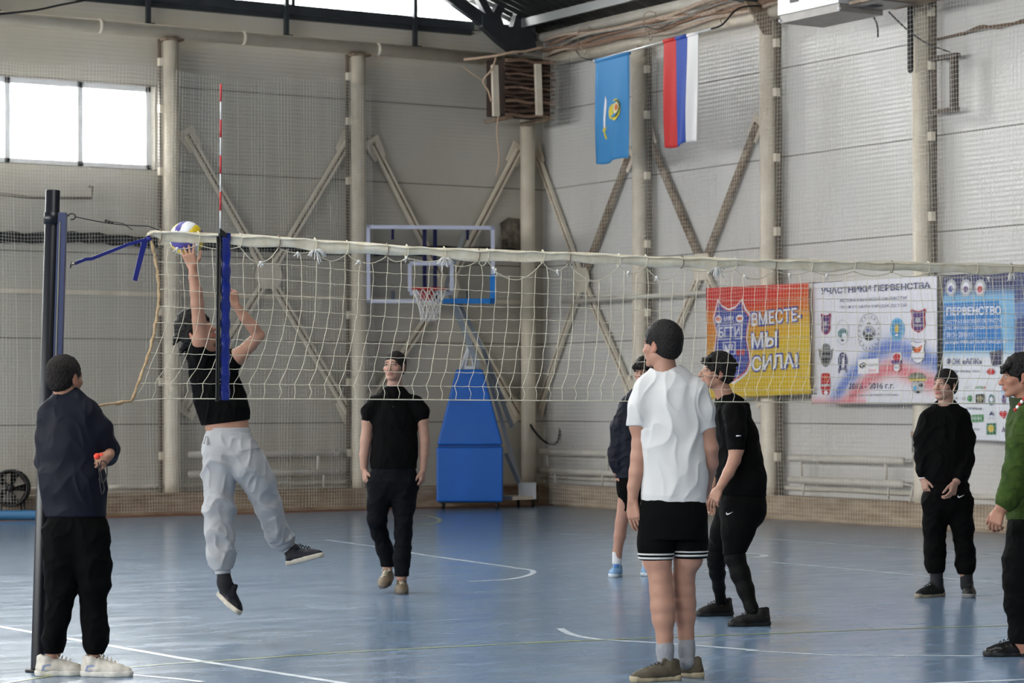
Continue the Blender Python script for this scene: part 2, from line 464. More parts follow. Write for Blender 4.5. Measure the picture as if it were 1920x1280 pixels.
# purlins
gp = 'purlins under the corrugated roof by the right wall'
for i in range(6):
    x = WX-0.55-i*0.9
    mb = MB(); mb.beam((x, YN, roof_z(x)-0.09), (x, WY-0.02, roof_z(x)-0.09), 0.05, 0.12)
    o = mb.build('roof_purlin', mat('grey purlin', (104, 108, 108), 0.4)); tag(o, ['dark purlin nearest the right wall under the corrugated roof','dark roof purlin, second from the right wall','dark roof purlin, third from the right wall','dark roof purlin, fourth from the right wall','dark roof purlin, fifth from the right wall','dark roof purlin, sixth from the right wall'][i], 'beam', gp)

# plinth along the walls
mb = MB()
mb.box((XL, WY-0.31, 0.004), (WX, WY, 0.27)); mb.box((XL, WY-0.33, 0.25), (WX, WY, 0.28), 0)
struct(mb.build('baseboard_back', M_plinth))
mb = MB(); mb.box((WX-0.31, YN, 0), (WX, WY-0.33, 0.27)); mb.box((WX-0.33, YN, 0.25), (WX, WY-0.33, 0.28)); struct(mb.build('baseboard_right', M_plinth))
# ================================================================== STEELWORK ON THE WALLS
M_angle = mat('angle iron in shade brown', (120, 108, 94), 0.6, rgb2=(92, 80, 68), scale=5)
def column(px, wall, label, r=0.102, d=0.20, clip_side=0, clips=True, top=6.10, zclips=(0.75, 1.7, 2.6, 3.5, 4.4, 5.2, 5.8)):
    p = back(px, 600, d) if wall == 'b' else right(px, 600, d)
    t = thing('steel_column', label, 'column', (p.x, p.y, 0), 0, 'steel columns along the walls')
    mb = MB(); mb.tube([(p.x, p.y, 0.28), (p.x, p.y, 0.4), (p.x, p.y, top)], r, 20); mb.build('shaft', M_steel, t)
    if clips:
        # angle iron behind the shaft with the clips that hold the panels
        dirv = V((-1, 0, 0)) if wall == 'b' else V((0, -1, 0))
        wn = V((0, 1, 0)) if wall == 'b' else V((1, 0, 0))
        q = p + dirv*(r+0.028)*(1 if clip_side >= 0 else -1) + wn*0.07
        mb = MB(); a = q.copy(); a.z = 0.28; b = q.copy(); b.z = top
        mb.beam(a, b, 0.025 if wall == 'b' else 0.035, 0.06, up=wn); mb.build('angle_iron', M_angle, t)
        for z in zclips:
            c = q.copy() - wn*0.04; mb = MB()
            mb.box((c.x-0.032, c.y-0.032, z-0.05), (c.x+0.032, c.y+0.032, z+0.05)); mb.build('clip', M_steel, t)
    # cap that carries the tie beam
    mb = MB(); mb.box((p.x-0.13, p.y-0.13, top-0.03), (p.x+0.13, p.y+0.13, top)); mb.build('cap_plate', M_rust, t)
    return p
column(322, 'b', 'cream steel column right of the high window')
column(673, 'b', 'cream steel column left of the basketball backboard')
column(990, 'b', 'cream steel column in the corner of the hall', clips=False)
column(1200, 'r', 'cream steel column between the two hanging flags')
column(1441, 'r', 'cream steel column behind the red and yellow banner')
column(1729, 'r', 'cream steel column behind the white and blue banners')

# tie beams (round tubes lying on the column caps)
mb = MB(); mb.tube([(XL+0.2, WY-0.20, 6.19), (WX-0.3, WY-0.20, 6.19)], 0.085, 16)
for x in range(-6, 18, 2): mb.tube([(x, WY-0.20, 6.19), (x+0.05, WY-0.20, 6.19)], 0.095, 16)
tag(mb.build('tie_beam', M_steel), 'round cream tie beam along the top of the back wall under the gable glazing', 'beam')
mb = MB(); mb.tube([(WX-0.20, YN+0.2, 6.19), (WX-0.20, WY-0.45, 6.19)], 0.09, 16)
tag(mb.build('tie_beam', M_steel), 'round cream tie beam along the right wall above the flags', 'beam')
mb = MB(); mb.tube([(WX-0.20, YN+0.2, 6.53), (WX-0.20, WY-0.3, 6.53)], 0.07, 16)
tag(mb.build('eave_pipe', mat('pale pipe', (214, 209, 198), 0.45, var=0.1)), 'pale pipe under the roof edge above the right wall tie beam', 'pipe')

# struts between tie beam and glazing, dark sill
for px, lab in ((-10, 'dark strut at the far left between tie beam and gable glazing'), (278, 'dark strut above the high window'), (537, 'dark strut above the cross brace on the back wall'), (778, 'dark strut above the basketball backboard')):
    p = back(px, 60, 0.12); mb = MB(); mb.beam((p.x, WY-0.12, 6.26), (p.x, WY-0.12, GZ1), 0.055, 0.06, up=(0, 1, 0))
    mb.box((p.x-0.06, WY-0.2, 6.25), (p.x+0.06, WY-0.06, 6.29))
    tag(mb.build('window_strut', M_dark), lab, 'beam')
mb = MB(); mb.box((XL, WY-0.13, GZ0-0.10), (back(880, 40).x, WY, GZ0)); mb.box((XL, WY-0.07, GZ0-0.16), (back(880, 40).x, WY, GZ0-0.10))
struct(mb.build('trim_1', M_dark))

# cross braces: each bay has four members and a middle gusset
def brace(wall, label, c, ends, w=0.10, d=0.08, gus=0.20):
    fn = back if wall == 'b' else right
    nrm = V((0, 1, 0)) if wall == 'b' else V((1, 0, 0))
    C0 = fn(c[0], c[1], d)
    t = thing('cross_brace', label, 'brace', tuple(C0), 0, 'cross braces between the columns')
    along = V((1, 0, 0)) if wall == 'b' else V((0, 1, 0))
    for (x, y, mt) in ends:
        e = fn(x, y, d); dr = (e-C0).normalized()
        mb = MB(); mb.beam(C0+dr*0.10, e, 0.05, w, up=nrm)
        side = dr.cross(nrm).normalized()
        # two angles back to back with a gap
        mb = MB()
        for s in (-1, 1):
            o = side*s*w*0.32
            mb.beam(C0+dr*0.10+o, e+o, w*0.34, 0.05, up=nrm)
        mb.beam(C0+dr*0.1-nrm*0.012, e-nrm*0.012, w*0.55, 0.02, up=nrm, m=1)
        mb.build('brace_member', [M_rust if mt else M_steel, M_rust], t)
        g = MB(); q = e; g.plate([q-dr*0.22+side*0.10, q-dr*0.22-side*0.10, q+dr*0.08-side*0.13, q+dr*0.08+side*0.13], nrm*0.016); g.build('end_gusset', M_steel, t)
    g = MB(); a = along*gus; u = V((0, 0, 1))*gus*0.85
    g.plate([C0-a*0.6-u-nrm*0.03, C0+a*0.6-u-nrm*0.03, C0+a-nrm*0.03, C0+a*0.7+u-nrm*0.03, C0-a*0.7+u-nrm*0.03, C0-a-nrm*0.03], nrm*0.018); g.build('middle_gusset', M_steel, t)
brace('b', 'cross brace behind the net right of the high window column', (503, 517), ((352, 252, 0), (655, 262, 0), (655, 775, 0), (352, 768, 0)))
brace('b', 'cross brace half hidden behind the basketball backboard', (838, 540), ((700, 270, 0), (972, 282, 0), (972, 775, 0), (692, 760, 0)))
brace('r', 'cross brace right of the corner column below the light blue flag', (1092, 525), ((1005, 285, 0), (1180, 290, 1), (1183, 735, 0), (1010, 765, 0)))
brace('r', 'cross brace below the striped flag', (1318, 500), ((1214, 250, 1), (1420, 232, 1), (1425, 745, 0), (1218, 740, 0)), w=0.10)

# roof trusses: dark feet on the columns
def poly_bar(pts, w, d0, wall, t, name='truss_member'):
    fn = back if wall == 'b' else right
    for a, b in zip(pts, pts[1:]):
        A, B = fn(a[0], a[1], d0), fn(b[0], b[1], d0)
        mb = MB(); mb.beam(A, B, 0.10, w, up=(0, 1, 0)); mb.build(name, M_dark, t)
p0 = back(985, 92, 0.32)
t = thing('roof_truss', 'dark grey roof truss foot standing on the corner column', 'truss', (p0.x, p0.y, 6.2))
def tm(ax, ay, bx, by, w, dd=0.32, thick=0.10):
    A, B = back(ax, ay, dd), back(bx, by, dd); mb = MB(); mb.beam(A, B, w, thick, up=(0, 1, 0)); mb.build('truss_member', M_dark, t)
def tmv(ax, ay, bx, by, wpx, dd=0.32):
    A, B = back(ax, ay, dd), back(bx, by, dd); dr = (B-A).normalized(); s = dr.cross(V((0, 1, 0))).normalized()*(wpx/133.0/2)
    mb = MB(); mb.plate([A+s, B+s, B-s, A-s], (0, 0.10, 0)); mb.build('truss_member', M_dark, t)
tmv(700, -104, 856, 0, 20); tmv(856, 0, 985, 92, 22)
tmv(883, -40, 925, 38, 15)
tmv(990, -90, 926, 40, 16)
tmv(962, -30, 998, 80, 26); tmv(940, -110, 962, -30, 26)
tmv(985, -15, 1014, 40, 18, 0.30); tmv(920, -140, 985, -15, 18, 0.30)
A = [back(x, y, 0.345) for x, y in ((905, 28), (926, 30), (940, 32), (946, 50), (962, 50), (968, 28), (985, 40), (1000, 62), (1006, 86), (1005, 96), (958, 96), (935, 78), (905, 50))]
mb = MB(); mb.plate(A, (0, 0.12, 0)); mb.build('gusset_plate', M_dark, t)
A = [back(x, y, 0.33) for x, y in ((972, 15), (1006, 42), (1002, 62), (990, 62))]
mb = MB(); mb.plate(A, (0, 0.02, 0)); mb.build('gusset_plate', mat('grey plate', (92, 92, 96), 0.5), t)
# second truss runs across the hall from the column behind the red and yellow banner
q = right(1441, 100, 0.20)
t = thing('roof_truss', 'dark roof truss springing from the column behind the red and yellow banner', 'truss', (q.x, q.y, 6.2))
mb = MB(); mb.beam((q.x+0.1, q.y, 6.30), (q.x-0.9, q.y, 6.40), 0.12, 0.12); mb.build('truss_foot', M_dark, t)
mb = MB(); mb.beam((q.x-0.5, q.y, 6.36), (q.x-9.0, q.y, 7.15), 0.12, 0.10); mb.build('bottom_chord', M_dark, t)
mb = MB(); mb.beam((q.x+0.1, q.y, 6.48), (q.x-9.0, q.y, 6.48+RISE*9.1-0.1), 0.12, 0.10); mb.build('top_chord', M_dark, t)
for k in range(7):
    mb = MB(); x = q.x-0.9-k*1.15
    za = 6.36+(q.x-0.5-x)*0.093; zb = 6.42+RISE*(q.x-(x-0.55))
    mb.beam((x, q.y, za), (x-0.55, q.y, zb), 0.06, 0.05); mb.beam((x-0.55, q.y, zb), (x-1.15, q.y, za+0.10), 0.06, 0.05); mb.build('web_member', M_dark, t)
mb = MB(); mb.plate([(q.x-0.02, q.y-0.09, 5.90), (q.x-0.12, q.y-0.09, 5.90), (q.x-0.42, q.y-0.09, 6.28), (q.x-0.02, q.y-0.09, 6.28)], (0, 0.04, 0)); mb.build('knee_bracket', M_rust, t)

# horizontal rails on the walls at head-of-panel height
mb = MB(); a = back(-40, 545, 0.02); b = back(975, 552, 0.02); mb.beam((a.x, a.y, 2.83), (b.x, b.y, 2.83), 0.03, 0.055)
tag(mb.build('wall_rail', M_steel), 'thin cream rail across the back wall behind the net', 'rail')
mb = MB(); mb.tube([(WX-0.36, right(1055, 560, .36).y, 2.80), (WX-0.36, right(1340, 530, .36).y, 2.80)], 0.03, 8)
tag(mb.build('wall_rail', mat('pale pipe')), 'thin pale pipe on the right wall above the red and yellow banner', 'pipe')

# heating pipes
def register(wall, x0, x1, y0, y1, label, stubs, d=0.22, r=0.045):
    fn = back if wall == 'b' else right
    A, B = fn(x0, y0, d), fn(x1, y0, d); z0 = (A.z+B.z)/2; z1 = fn((x0+x1)/2, y1, d).z
    t = thing('pipe_radiator', label, 'radiator', ((A.x+B.x)/2, (A.y+B.y)/2, z1), 0, 'pipe radiators low on the walls')
    dr = (B-A).normalized()
    for z in (z0, z1):
        mb = MB(); a = A.copy(); a.z = z; b = B.copy(); b.z = z
        mb.tube([a-dr*0.03, a, b, b+dr*0.03], [r*0.6, r, r, r*0.6], 14); mb.build('pipe', mat('pale pipe'), t)
    for f in (0.1, 0.86):
        p = A.lerp(B, f); mb = MB(); mb.tube([(p.x, p.y, z1), (p.x, p.y, z0)], 0.022, 10); mb.build('connector', mat('pale pipe'), t)
    for f in stubs:
        p = A.lerp(B, f); mb = MB(); mb.tube([(p.x, p.y, 0.30), (p.x, p.y, z1)], 0.015, 8); mb.build('support', mat('pale pipe'), t)
    wn = V((0, 1, 0)) if wall == 'b' else V((1, 0, 0))
    for f in (0.25, 0.75):
        p = A.lerp(B, f)
        for z in (z0, z1):
            mb = MB(); mb.beam((p.x, p.y, z-r), V((p.x, p.y, z-r))+wn*(d-0.005), 0.03, 0.02); mb.build('bracket', M_steel, t)
    return A, B, z0, z1
register('b', 356, 634, 850, 886, 'cream double pipe radiator behind the jumping player', (0.3, 0.9))
register('r', 1012, 1160, 848, 884, 'cream double pipe radiator right of the corner column', (0.2, 0.8))
A, B, z0, z1 = register('r', 1482, 1692, 861, 903, 'white double pipe radiator below the white banner', (0.12, 0.88))
t = thing('riser_pipe', 'thin pipe with a valve rising beside the radiator below the white banner', 'pipe', (B.x, B.y, z0))
dy = V((0, -1, 0))
mb = MB(); mb.tube([B+dy*0.05+V((0, 0, z0-B.z)), B+dy*0.16+V((0, 0, z0-B.z)), B+dy*0.19+V((0, 0, z0-B.z+0.1)), B+dy*0.19+V((0, 0, z0-B.z+0.75))], 0.012, 8); mb.build('pipe', mat('pale pipe'), t)
mb = MB(); mb.tube([B+dy*0.19+V((0, 0, z0-B.z+0.10)), B+dy*0.19+V((0, 0, z0-B.z+0.27))], 0.018, 8); mb.build('sleeve', M_black, t)
mb = MB(); mb.tube([B+dy*0.19+V((0, 0, z0-B.z+0.27)), B+dy*0.19+V((0, 0, z0-B.z+0.34))], 0.026, 8); mb.build('valve', mat('brass', (168, 128, 92), 0.4, 0.6), t)
mb = MB(); mb.tube([B+dy*0.05+V((0, 0, z1-B.z)), B+dy*0.18+V((0, 0, z1-B.z-0.02)), B+dy*0.10+V((0, 0, z1-B.z-0.3))], 0.018, 8); mb.build('bend', mat('pale pipe'), t)
# long thin pipes above the plinth
for wall, x0, x1, z, lab in (('b', 204, 690, 0.36, 'long cream pipe above the back wall plinth left of the blue basketball stand'),
                             ('b', -40, 70, 0.36, 'short length of cream pipe above the plinth behind the fan'),
                             ('r', 1012, 1990, 0.37, 'long cream pipe just above the plinth of the right wall')):
    fn = back if wall == 'b' else right; a = fn(x0, 900, 0.05); b = fn(x1, 900, 0.05); n = 24
    mb = MB(); mb.tube([(a.x+(b.x-a.x)*i/n, a.y+(b.y-a.y)*i/n, z+0.006*math.sin(i*1.7)) for i in range(n+1)], 0.028, 10)
    tag(mb.build('heating_pipe', mat('pale pipe')), lab, 'pipe')

# thick dark cable bundle on the back wall
pts = [back(x, y, 0.05) for x, y in ((-30, 443), (60, 446), (150, 445), (230, 451), (330, 458), (420, 460), (560, 466), (700, 470), (860, 471), (962, 475))]
mb = MB()
for k in range(3):
    mb.tube([p + V((0, -0.02*k, 0.03*(k-1)+0.012*math.sin(i*2.1+k))) for i, p in enumerate(smooth_curve(pts, 5))], 0.040, 6)
tag(mb.build('cable_bundle', M_black), 'thick black cable bundle sagging along the back wall at net-top height', 'cable')
e = back(962, 475, 0.05)
mb = MB(); mb.tube(smooth_curve([e, e+V((0.10, 0, -0.05)), e+V((0.14, 0, -0.35)), e+V((0.14, 0, -2.0)), e+V((0.12, -0.2, -2.35)), e+V((0.22, -0.42, -2.62)), e+V((0.42, -0.45, -2.66)), e+V((0.55, -0.35, -2.45)), e+V((0.62, -0.2, -2.2))], 6), 0.018, 6)
tag(mb.build('hanging_cable', M_black), 'black cable hanging in a loop at the corner column', 'cable')
mb = MB(); mb.tube(smooth_curve([back(-20, 28, .3), back(60, 20, .3), back(110, 10, .3), back(175, -4, .3), back(240, -30, .3)], 6), 0.014, 6)
tag(mb.build('slack_cable', M_black), 'slack black cable above the tie beam at the top left', 'cable')
# ================================================================== BASKETBALL STAND
YB = 32.7
M_pad = mat('blue vinyl pad', (16, 98, 192), 0.38, var=0.12, scale=3, bump=0.12, bscale=6)
M_padedge = mat('blue vinyl edge', (10, 66, 140), 0.45)
M_pw = mat('white painted tube', (206, 208, 212), 0.35)
M_gw = mat('grey painted tube', (140, 148, 158), 0.4, var=0.15)
M_bb = mat('backboard border', (196, 200, 222), 0.4)
M_bbl = mat('backboard bright blue edge', (30, 128, 214), 0.4)
M_navy = mat('navy painted tube', (34, 38, 112), 0.45)
M_red = mat('red enamel', (176, 44, 46), 0.4)
M_netw = mat('white net string', (226, 224, 222), 0.8)
acr = bpy.data.materials.new('clear acrylic'); acr.use_nodes = True
_nt = acr.node_tree; _nt.nodes.clear()
_o = _nt.nodes.new('ShaderNodeOutputMaterial'); _t = _nt.nodes.new('ShaderNodeBsdfTransparent'); _g = _nt.nodes.new('ShaderNodeBsdfGlossy')
_mx = _nt.nodes.new('ShaderNodeMixShader'); _g.inputs['Roughness'].default_value = 0.25; _g.inputs[0].default_value = (.3, .3, .3, 1); _t.inputs[0].default_value = (0.90, 0.91, 0.92, 1)
_fr = _nt.nodes.new('ShaderNodeFresnel'); _fr.inputs[0].default_value = 1.4
_nt.links.new(_fr.outputs[0], _mx.inputs[0]); _nt.links.new(_t.outputs[0], _mx.inputs[1]); _nt.links.new(_g.outputs[0], _mx.inputs[2]); _nt.links.new(_mx.outputs[0], _o.inputs[0])
def cam2w(X, Y, Z): return V((X*CS + Y*SN, -X*SN + Y*CS, Z))
CR = V((CS, -SN, 0)); CF = V((SN, CS, 0)); UP = V((0, 0, 1))      # camera right / away
gb = ground(881, 950); bs = thing('basketball_stand', 'blue padded basketball stand with glass backboard and red rim near the back corner', 'basketball hoop', (gb.x, gb.y, 0))
def B(px, py, dy=0.0): return onY(px, py, YB+dy)
# padded base: lower box and tapering upper cover, 0.9 m wide
def padprism(xl0, xr0, y0, xl1, xr1, y1, d0a, d0b, d1a, d1b, name, m=M_pad):
    """frustum between two heights: front/back depths per level"""
    a = [B(xl0, y0, d0a), B(xr0, y0, d0a), B(xr0, y0)+CF*d0b, B(xl0, y0)+CF*d0b]
    b = [B(xl1, y1, d1a), B(xr1, y1, d1a), B(xr1, y1)+CF*d1b, B(xl1, y1)+CF*d1b]
    za = a[0].z; zb = b[0].z
    for p in a: p.z = za
    for p in b: p.z = zb
    mb = MB(); mb.add(a+b, [(3,2,1,0),(4,5,6,7),(0,1,5,4),(1,2,6,5),(2,3,7,6),(3,0,4,7)])
    o = mb.build(name, m, bs); bv = o.modifiers.new('bevel', 'BEVEL'); bv.width = 0.025; bv.segments = 3
    o.data.polygons.foreach_set('use_smooth', [True]*len(o.data.polygons)); o.modifiers.new('wn', 'WEIGHTED_NORMAL')
    return o
padprism(818, 943, 941, 818, 943, 838, 0.0, 0.62, 0.0, 0.62, 'lower_pad')
padprism(819, 943, 834, 855, 905, 692, 0.0, 0.60, 0.10, 0.34, 'upper_pad')
mb = MB(); a = B(822, 836, 0.05); b = B(939, 836, 0.05); mb.beam(a+CF*0.2, b+CF*0.2, 0.4, 0.03); mb.build('seam_band', M_padedge, bs)
for px, dd in ((830, 0.12), (932, 0.12), (932, 0.5), (830, 0.5)):
    w = B(px, 950, 0)+CF*dd; w.z = 0.0
    mb = MB(); mb.tube([w+V((0, 0, 0.045))-CR*0.02, w+V((0, 0, 0.045))+CR*0.02], 0.045, 14); mb.build('wheel', M_black, bs)
mb = MB(); w0 = B(824, 945, 0.1); w1 = B(938, 945, 0.1); w0.z = w1.z = 0.085; mb.beam(w0+CF*.2, w1+CF*.2, 0.5, 0.012); mb.build('chassis_plate', M_darker, bs)
# white yoke above the pad
for x0, x1 in ((864, 877), (872, 879), (889, 883), (897, 885)):
    mb = MB(); mb.tube([B(x0, 693, 0.25), B(x1, 655, 0.25), B(x1, 642, 0.25)], 0.022, 8); mb.build('yoke_tube', M_pw, bs)
mb = MB(); mb.beam(B(872, 690, 0.22), B(889, 690, 0.22), 0.05, 0.05); mb.build('yoke_block', M_pw, bs)
# arms and rear strut
for x0, y0, x1, y1, dd, w, m, nm in ((852, 572, 897, 688, 0.05, 0.075, M_gw, 'main_arm'), (862, 570, 906, 655, 0.12, 0.05, M_gw, 'upper_arm'),
        (906, 655, 960, 800, 0.5, 0.06, M_gw, 'rear_arm'), (915, 700, 975, 908, 0.62, 0.055, M_pw, 'rear_strut'), (948, 850, 975, 912, 0.55, 0.05, M_gw, 'rear_brace')):
    mb = MB(); mb.beam(B(x0, y0, dd), B(x1, y1, dd+0.1), w, w*1.2, up=tuple(CF)); mb.build(nm, m, bs)
for x0, y0, x1, y1, r in ((872, 434, 836, 535, 0.028), (836, 535, 852, 572, 0.028), (856, 560, 872, 600, 0.028)):
    mb = MB(); mb.tube([B(x0, y0, 0.25), B(x1, y1, 0.25)], r, 8); mb.build('support_tube', M_pw, bs)
p = B(972, 925, 0.75); mb = MB(); mb.beam((p.x, p.y, 0.22), V((p.x, p.y, 0.22))+CR*0.24, 0.3, 0.22); mb.build('counterweight', M_pw, bs)
mb = MB(); a = B(945, 940, 0.5); a.z = 0.13; b = V((p.x, p.y, 0.13)); mb.beam(a, b+CR*0.1, 0.35, 0.05); mb.build('chassis_rail', M_steel, bs)
for s in (0, 0.2):
    q = V((p.x, p.y, 0.05))+CR*s; mb = MB(); mb.tube([q-CR*0.02, q+CR*0.02], 0.05, 12); mb.build('wheel', M_black, bs)
# backboard 1.72 m seen almost square on; lies in a plane turned slightly to the left
bc = B(807.5, 495.5, -0.15); ang = math.radians(8)
bu = (CR*math.cos(ang) - CF*math.sin(-ang)).normalized(); bn = bu.cross(UP).normalized()
if bn.dot(CF) > 0: bn = -bn
Wb, Hb = 1.71, 1.03
def bp(u, v, n=0.0): return bc + bu*u + UP*v + bn*n
mb = MB(); mb.plate([bp(-Wb/2, -Hb/2), bp(Wb/2, -Hb/2), bp(Wb/2, Hb/2), bp(-Wb/2, Hb/2)], -bn*0.012)
board = mb.build('backboard', acr, bs)
fw = 0.05
def bbar(u0, v0, u1, v1, m, nm, w=fw, n=0.012):
    mb = MB(); mb.beam(bp(u0, v0, n), bp(u1, v1, n), w, 0.02, up=tuple(bn)); mb.build(nm, m, board)
bbar(-Wb/2, Hb/2-fw/2, Wb/2, Hb/2-fw/2, M_bb, 'border'); bbar(-Wb/2+fw/2, -Hb/2, -Wb/2+fw/2, Hb/2, M_bb, 'border')
bbar(-Wb/2, -Hb/2+fw/2, 0.10, -Hb/2+fw/2, M_bb, 'border'); bbar(Wb/2-fw/2, -0.13, Wb/2-fw/2, Hb/2, M_bb, 'border')
bbar(0.10, -Hb/2+fw*.6, Wb/2, -Hb/2+fw*.6, M_bbl, 'edge_pad', fw*1.35); bbar(Wb/2-fw*.6, -Hb/2, Wb/2-fw*.6, -0.13, M_bbl, 'edge_pad', fw*1.35)
for a, b, c, d in ((-0.28, 0.01, 0.28, 0.01), (-0.28, -0.36, -0.28, 0.01), (0.28, -0.36, 0.28, 0.01), (-0.28, -0.385, 0.28, -0.385)):
    bbar(a, b, c, d, M_bb, 'target_square')
for u in (-0.075, 0.065):
    mb = MB(); mb.beam(bp(u, -0.46, -0.06), bp(u, 0.48, -0.06), 0.05, 0.04, up=tuple(bn)); mb.build('mounting_tube', M_navy, bs)
for u in (-0.5, 0.5):
    mb = MB(); mb.beam(bp(u, 0.33, -0.05), bp(u, 0.47, -0.05), 0.035, 0.035, up=tuple(bn)); mb.build('mounting_bracket', M_navy, bs)
    mb = MB(); mb.beam(bp(u, -0.48, -0.05), bp(u, -0.35, -0.05), 0.05, 0.035, up=tuple(bn)); mb.build('mounting_bracket', M_gw, bs)
# rim, bracket, net
rc = bp(-0.06, -0.345, 0.42); R = 0.225
ring = [rc + bu*(R*math.cos(2*PI*i/28)) + bn*(R*math.sin(2*PI*i/28)) for i in range(28)]
mb = MB(); mb.tube(ring, 0.013, 8, closed=True); rim = mb.build('rim', M_red, bs)
mb = MB(); mb.plate([bp(-0.16, -0.34, 0.02), bp(0.04, -0.34, 0.02), bp(0.04, -0.48, 0.02), bp(-0.16, -0.48, 0.02)], bn*0.02)
mb.beam(bp(-0.06, -0.36, 0.03), bp(-0.06, -0.35, 0.21), 0.12, 0.02); mb.build('rim_bracket', M_red, rim)
mb = MB(); mb.tube([bp(-0.02, -0.46, 0.03), bp(-0.03, -0.36, 0.20)], 0.012, 6); mb.build('rim_brace', M_red, rim)
mb = MB(); N = 12
prof = [(0.0, R), (0.10, 0.19), (0.19, 0.155), (0.28, 0.13), (0.37, 0.115), (0.42, 0.12)]
for i in range(N):
    for sgn in (1, -1):
        pts = []
        for k, (dz, r) in enumerate(prof):
            a = 2*PI*(i + sgn*k*0.5)/N; pts.append(rc + bu*(r*math.cos(a)) + bn*(r*math.sin(a)) - UP*dz)
        mb.tube(pts, 0.007, 5)
mb.build('rim_net', M_netw, rim)

# ================================================================== VOLLEYBALL NET, POST AND ANTENNA
NY = ground(72, 1258).y
M_cord = mat('cream net cord', (212, 205, 186), 0.8)
M_tape = mat('cream cotton net tape', (244, 238, 222), 0.8, rgb2=(226, 216, 192), scale=14, bump=0.5, bscale=30)
M_rope = mat('tan frayed rope', (196, 172, 138), 0.9, rgb2=(168, 140, 106), scale=60, bump=0.6, bscale=90)
M_strap = mat('royal blue strap', (28, 38, 128), 0.5)
M_sleeve = mat('shiny blue vinyl sleeve', (16, 40, 132), 0.22, var=0.15, scale=20, bump=1.0, bscale=34)
M_wire = mat('black wire', (40, 38, 38), 0.5)
def N(px, py, d=0.0):
    r = ray(px, py); p = r*((NY+d)/r.y); p.z += CAMH; return p
vn = thing('volleyball_net', 'cream knotted volleyball net stretched across the hall', 'net', (N(283, 435).x, NY, 0))
top_px = [(275, 436), (283, 431), (300, 431), (350, 434), (411, 438), (530, 443), (640, 452), (760, 460), (900, 467), (1040, 471), (1160, 477), (1280, 481), (1400, 485), (1520, 487), (1660, 490), (1800, 493), (1920, 496), (2080, 500)]
TP = smooth_curve([N(*p) for p in top_px], 6)
def polyat(P, x):
    for a, b in zip(P, P[1:]):
        if a.x <= x <= b.x: return a.lerp(b, (x-a.x)/(b.x-a.x) if b.x > a.x else 0)
    return P[0] if x < P[0].x else P[-1]
# tape: folded strip hanging 5-6 cm, slightly wavy, made of an upper roll and a lower hem
mb = MB()
def tape(u, v):
    x = TP[0].x + u*(TP[-1].x-TP[0].x); p = polyat(TP, x).copy()
    a = 2*PI*v
    h = 0.032 + 0.004*math.sin(x*5.1) + 0.003*math.sin(x*13.7); h *= min(1, 0.35+ (x-TP[0].x)*6)
    w = 0.009 + 0.003*math.sin(x*9.3+1)
    p.z += -h + h*math.cos(a) + 0.004*math.sin(x*7.7+v*6)
    p.y += w*math.sin(a) + 0.006*math.cos(2*a)*math.sin(x*3)
    return p
mb.grid(tape, 320, 12); mb.build('top_tape', M_tape, vn)
mb = MB(); mb.tube([polyat(TP, TP[0].x+(TP[-1].x-TP[0].x)*i/200)+V((0, -0.013, -0.012-0.004*math.sin(i*0.9)))for i in range(201)], 0.007, 6); mb.build('tape_hem', M_tape, vn)
# scalloped head cord under the tape, tied at uneven points
ties = [(300, 0), (371, 0), (450, 0), (522, 0), (590, 1), (650, 0), (725, 0), (762, 0), (832, 1), (896, 0), (913, 0), (1017, 0), (1066, 0), (1160, 0), (1210, 0), (1278, 0), (1340, 1), (1377, 0), (1452, 0), (1520, 0), (1600, 0), (1672, 0), (1740, 0), (1830, 0), (1895, 1), (1990, 0), (2070, 0)]
sagz = [0.03, 0.02, 0.085, 0.02, 0.05, 0.05, 0.03, 0.02, 0.04, 0.03, 0.11, 0.05, 0.10, 0.045, 0.08, 0.02, 0.02, 0.06, 0.03, 0.03, 0.03, 0.03, 0.03, 0.03, 0.03, 0.03]
HC = []
random.seed(3)
for i in range(len(ties)-1):
    a = polyat(TP, N(ties[i][0], 460).x) - V((0, 0, 0.068)); b = polyat(TP, N(ties[i+1][0], 460).x) - V((0, 0, 0.068))
    n = 10
    for k in range(n):
        t_ = k/n; p = a.lerp(b, t_); p.z -= sagz[i]*4*t_*(1-t_); p.y += 0.004*math.sin(k*2.0+i); HC.append(p)
HC.append(b)
mb = MB(); mb.tube(HC, 0.0028, 5); mb.build('head_cord', M_cord, vn)
for i, (px, big) in enumerate(ties):
    p = polyat(TP, N(px, 460).x); mb = MB()
    loop = [p + V((0.004*math.sin(k), 0.018*math.sin(2*PI*k/10), -0.034 + 0.040*math.cos(2*PI*k/10))) for k in range(10)]
    mb.tube(loop, 0.0032, 5, closed=True)
    o = mb.build('tie', M_cord if i % 3 else mat('worn brown tie', (120, 104, 88), 0.8), vn)
    if big:
        mb = MB()
        for k in range(16):
            a = random.uniform(0, 2*PI); l = random.uniform(0.03, 0.085); q = p - V((0, 0.01, 0.062))
            e = q + V((math.cos(a)*l*0.8, -0.01+0.01*math.sin(a*3), -abs(math.sin(a))*l*0.9-0.01)); m_ = q.lerp(e, 0.5)+V((0, 0, 0.012))
            mb.tube([q, m_, e], 0.003, 4)
        mb.sphere(p - V((0, 0.01, 0.07)), 0.011, 8, 6); mb.build('knot', M_netw, o)
    elif random.random() < 0.8:
        mb = MB(); q = p + V((random.uniform(0.05, 0.14), -0.006, -0.085)); q.z = polyat(HC, q.x).z
        for k in range(4):
            a = random.uniform(-2.6, -0.5); l = random.uniform(0.012, 0.035); mb.tube([q, q+V((math.cos(a)*l, -0.004, math.sin(a)*l))], 0.003, 4)
        mb.sphere(q, 0.009, 8, 6); mb.build('knot', M_netw, o)
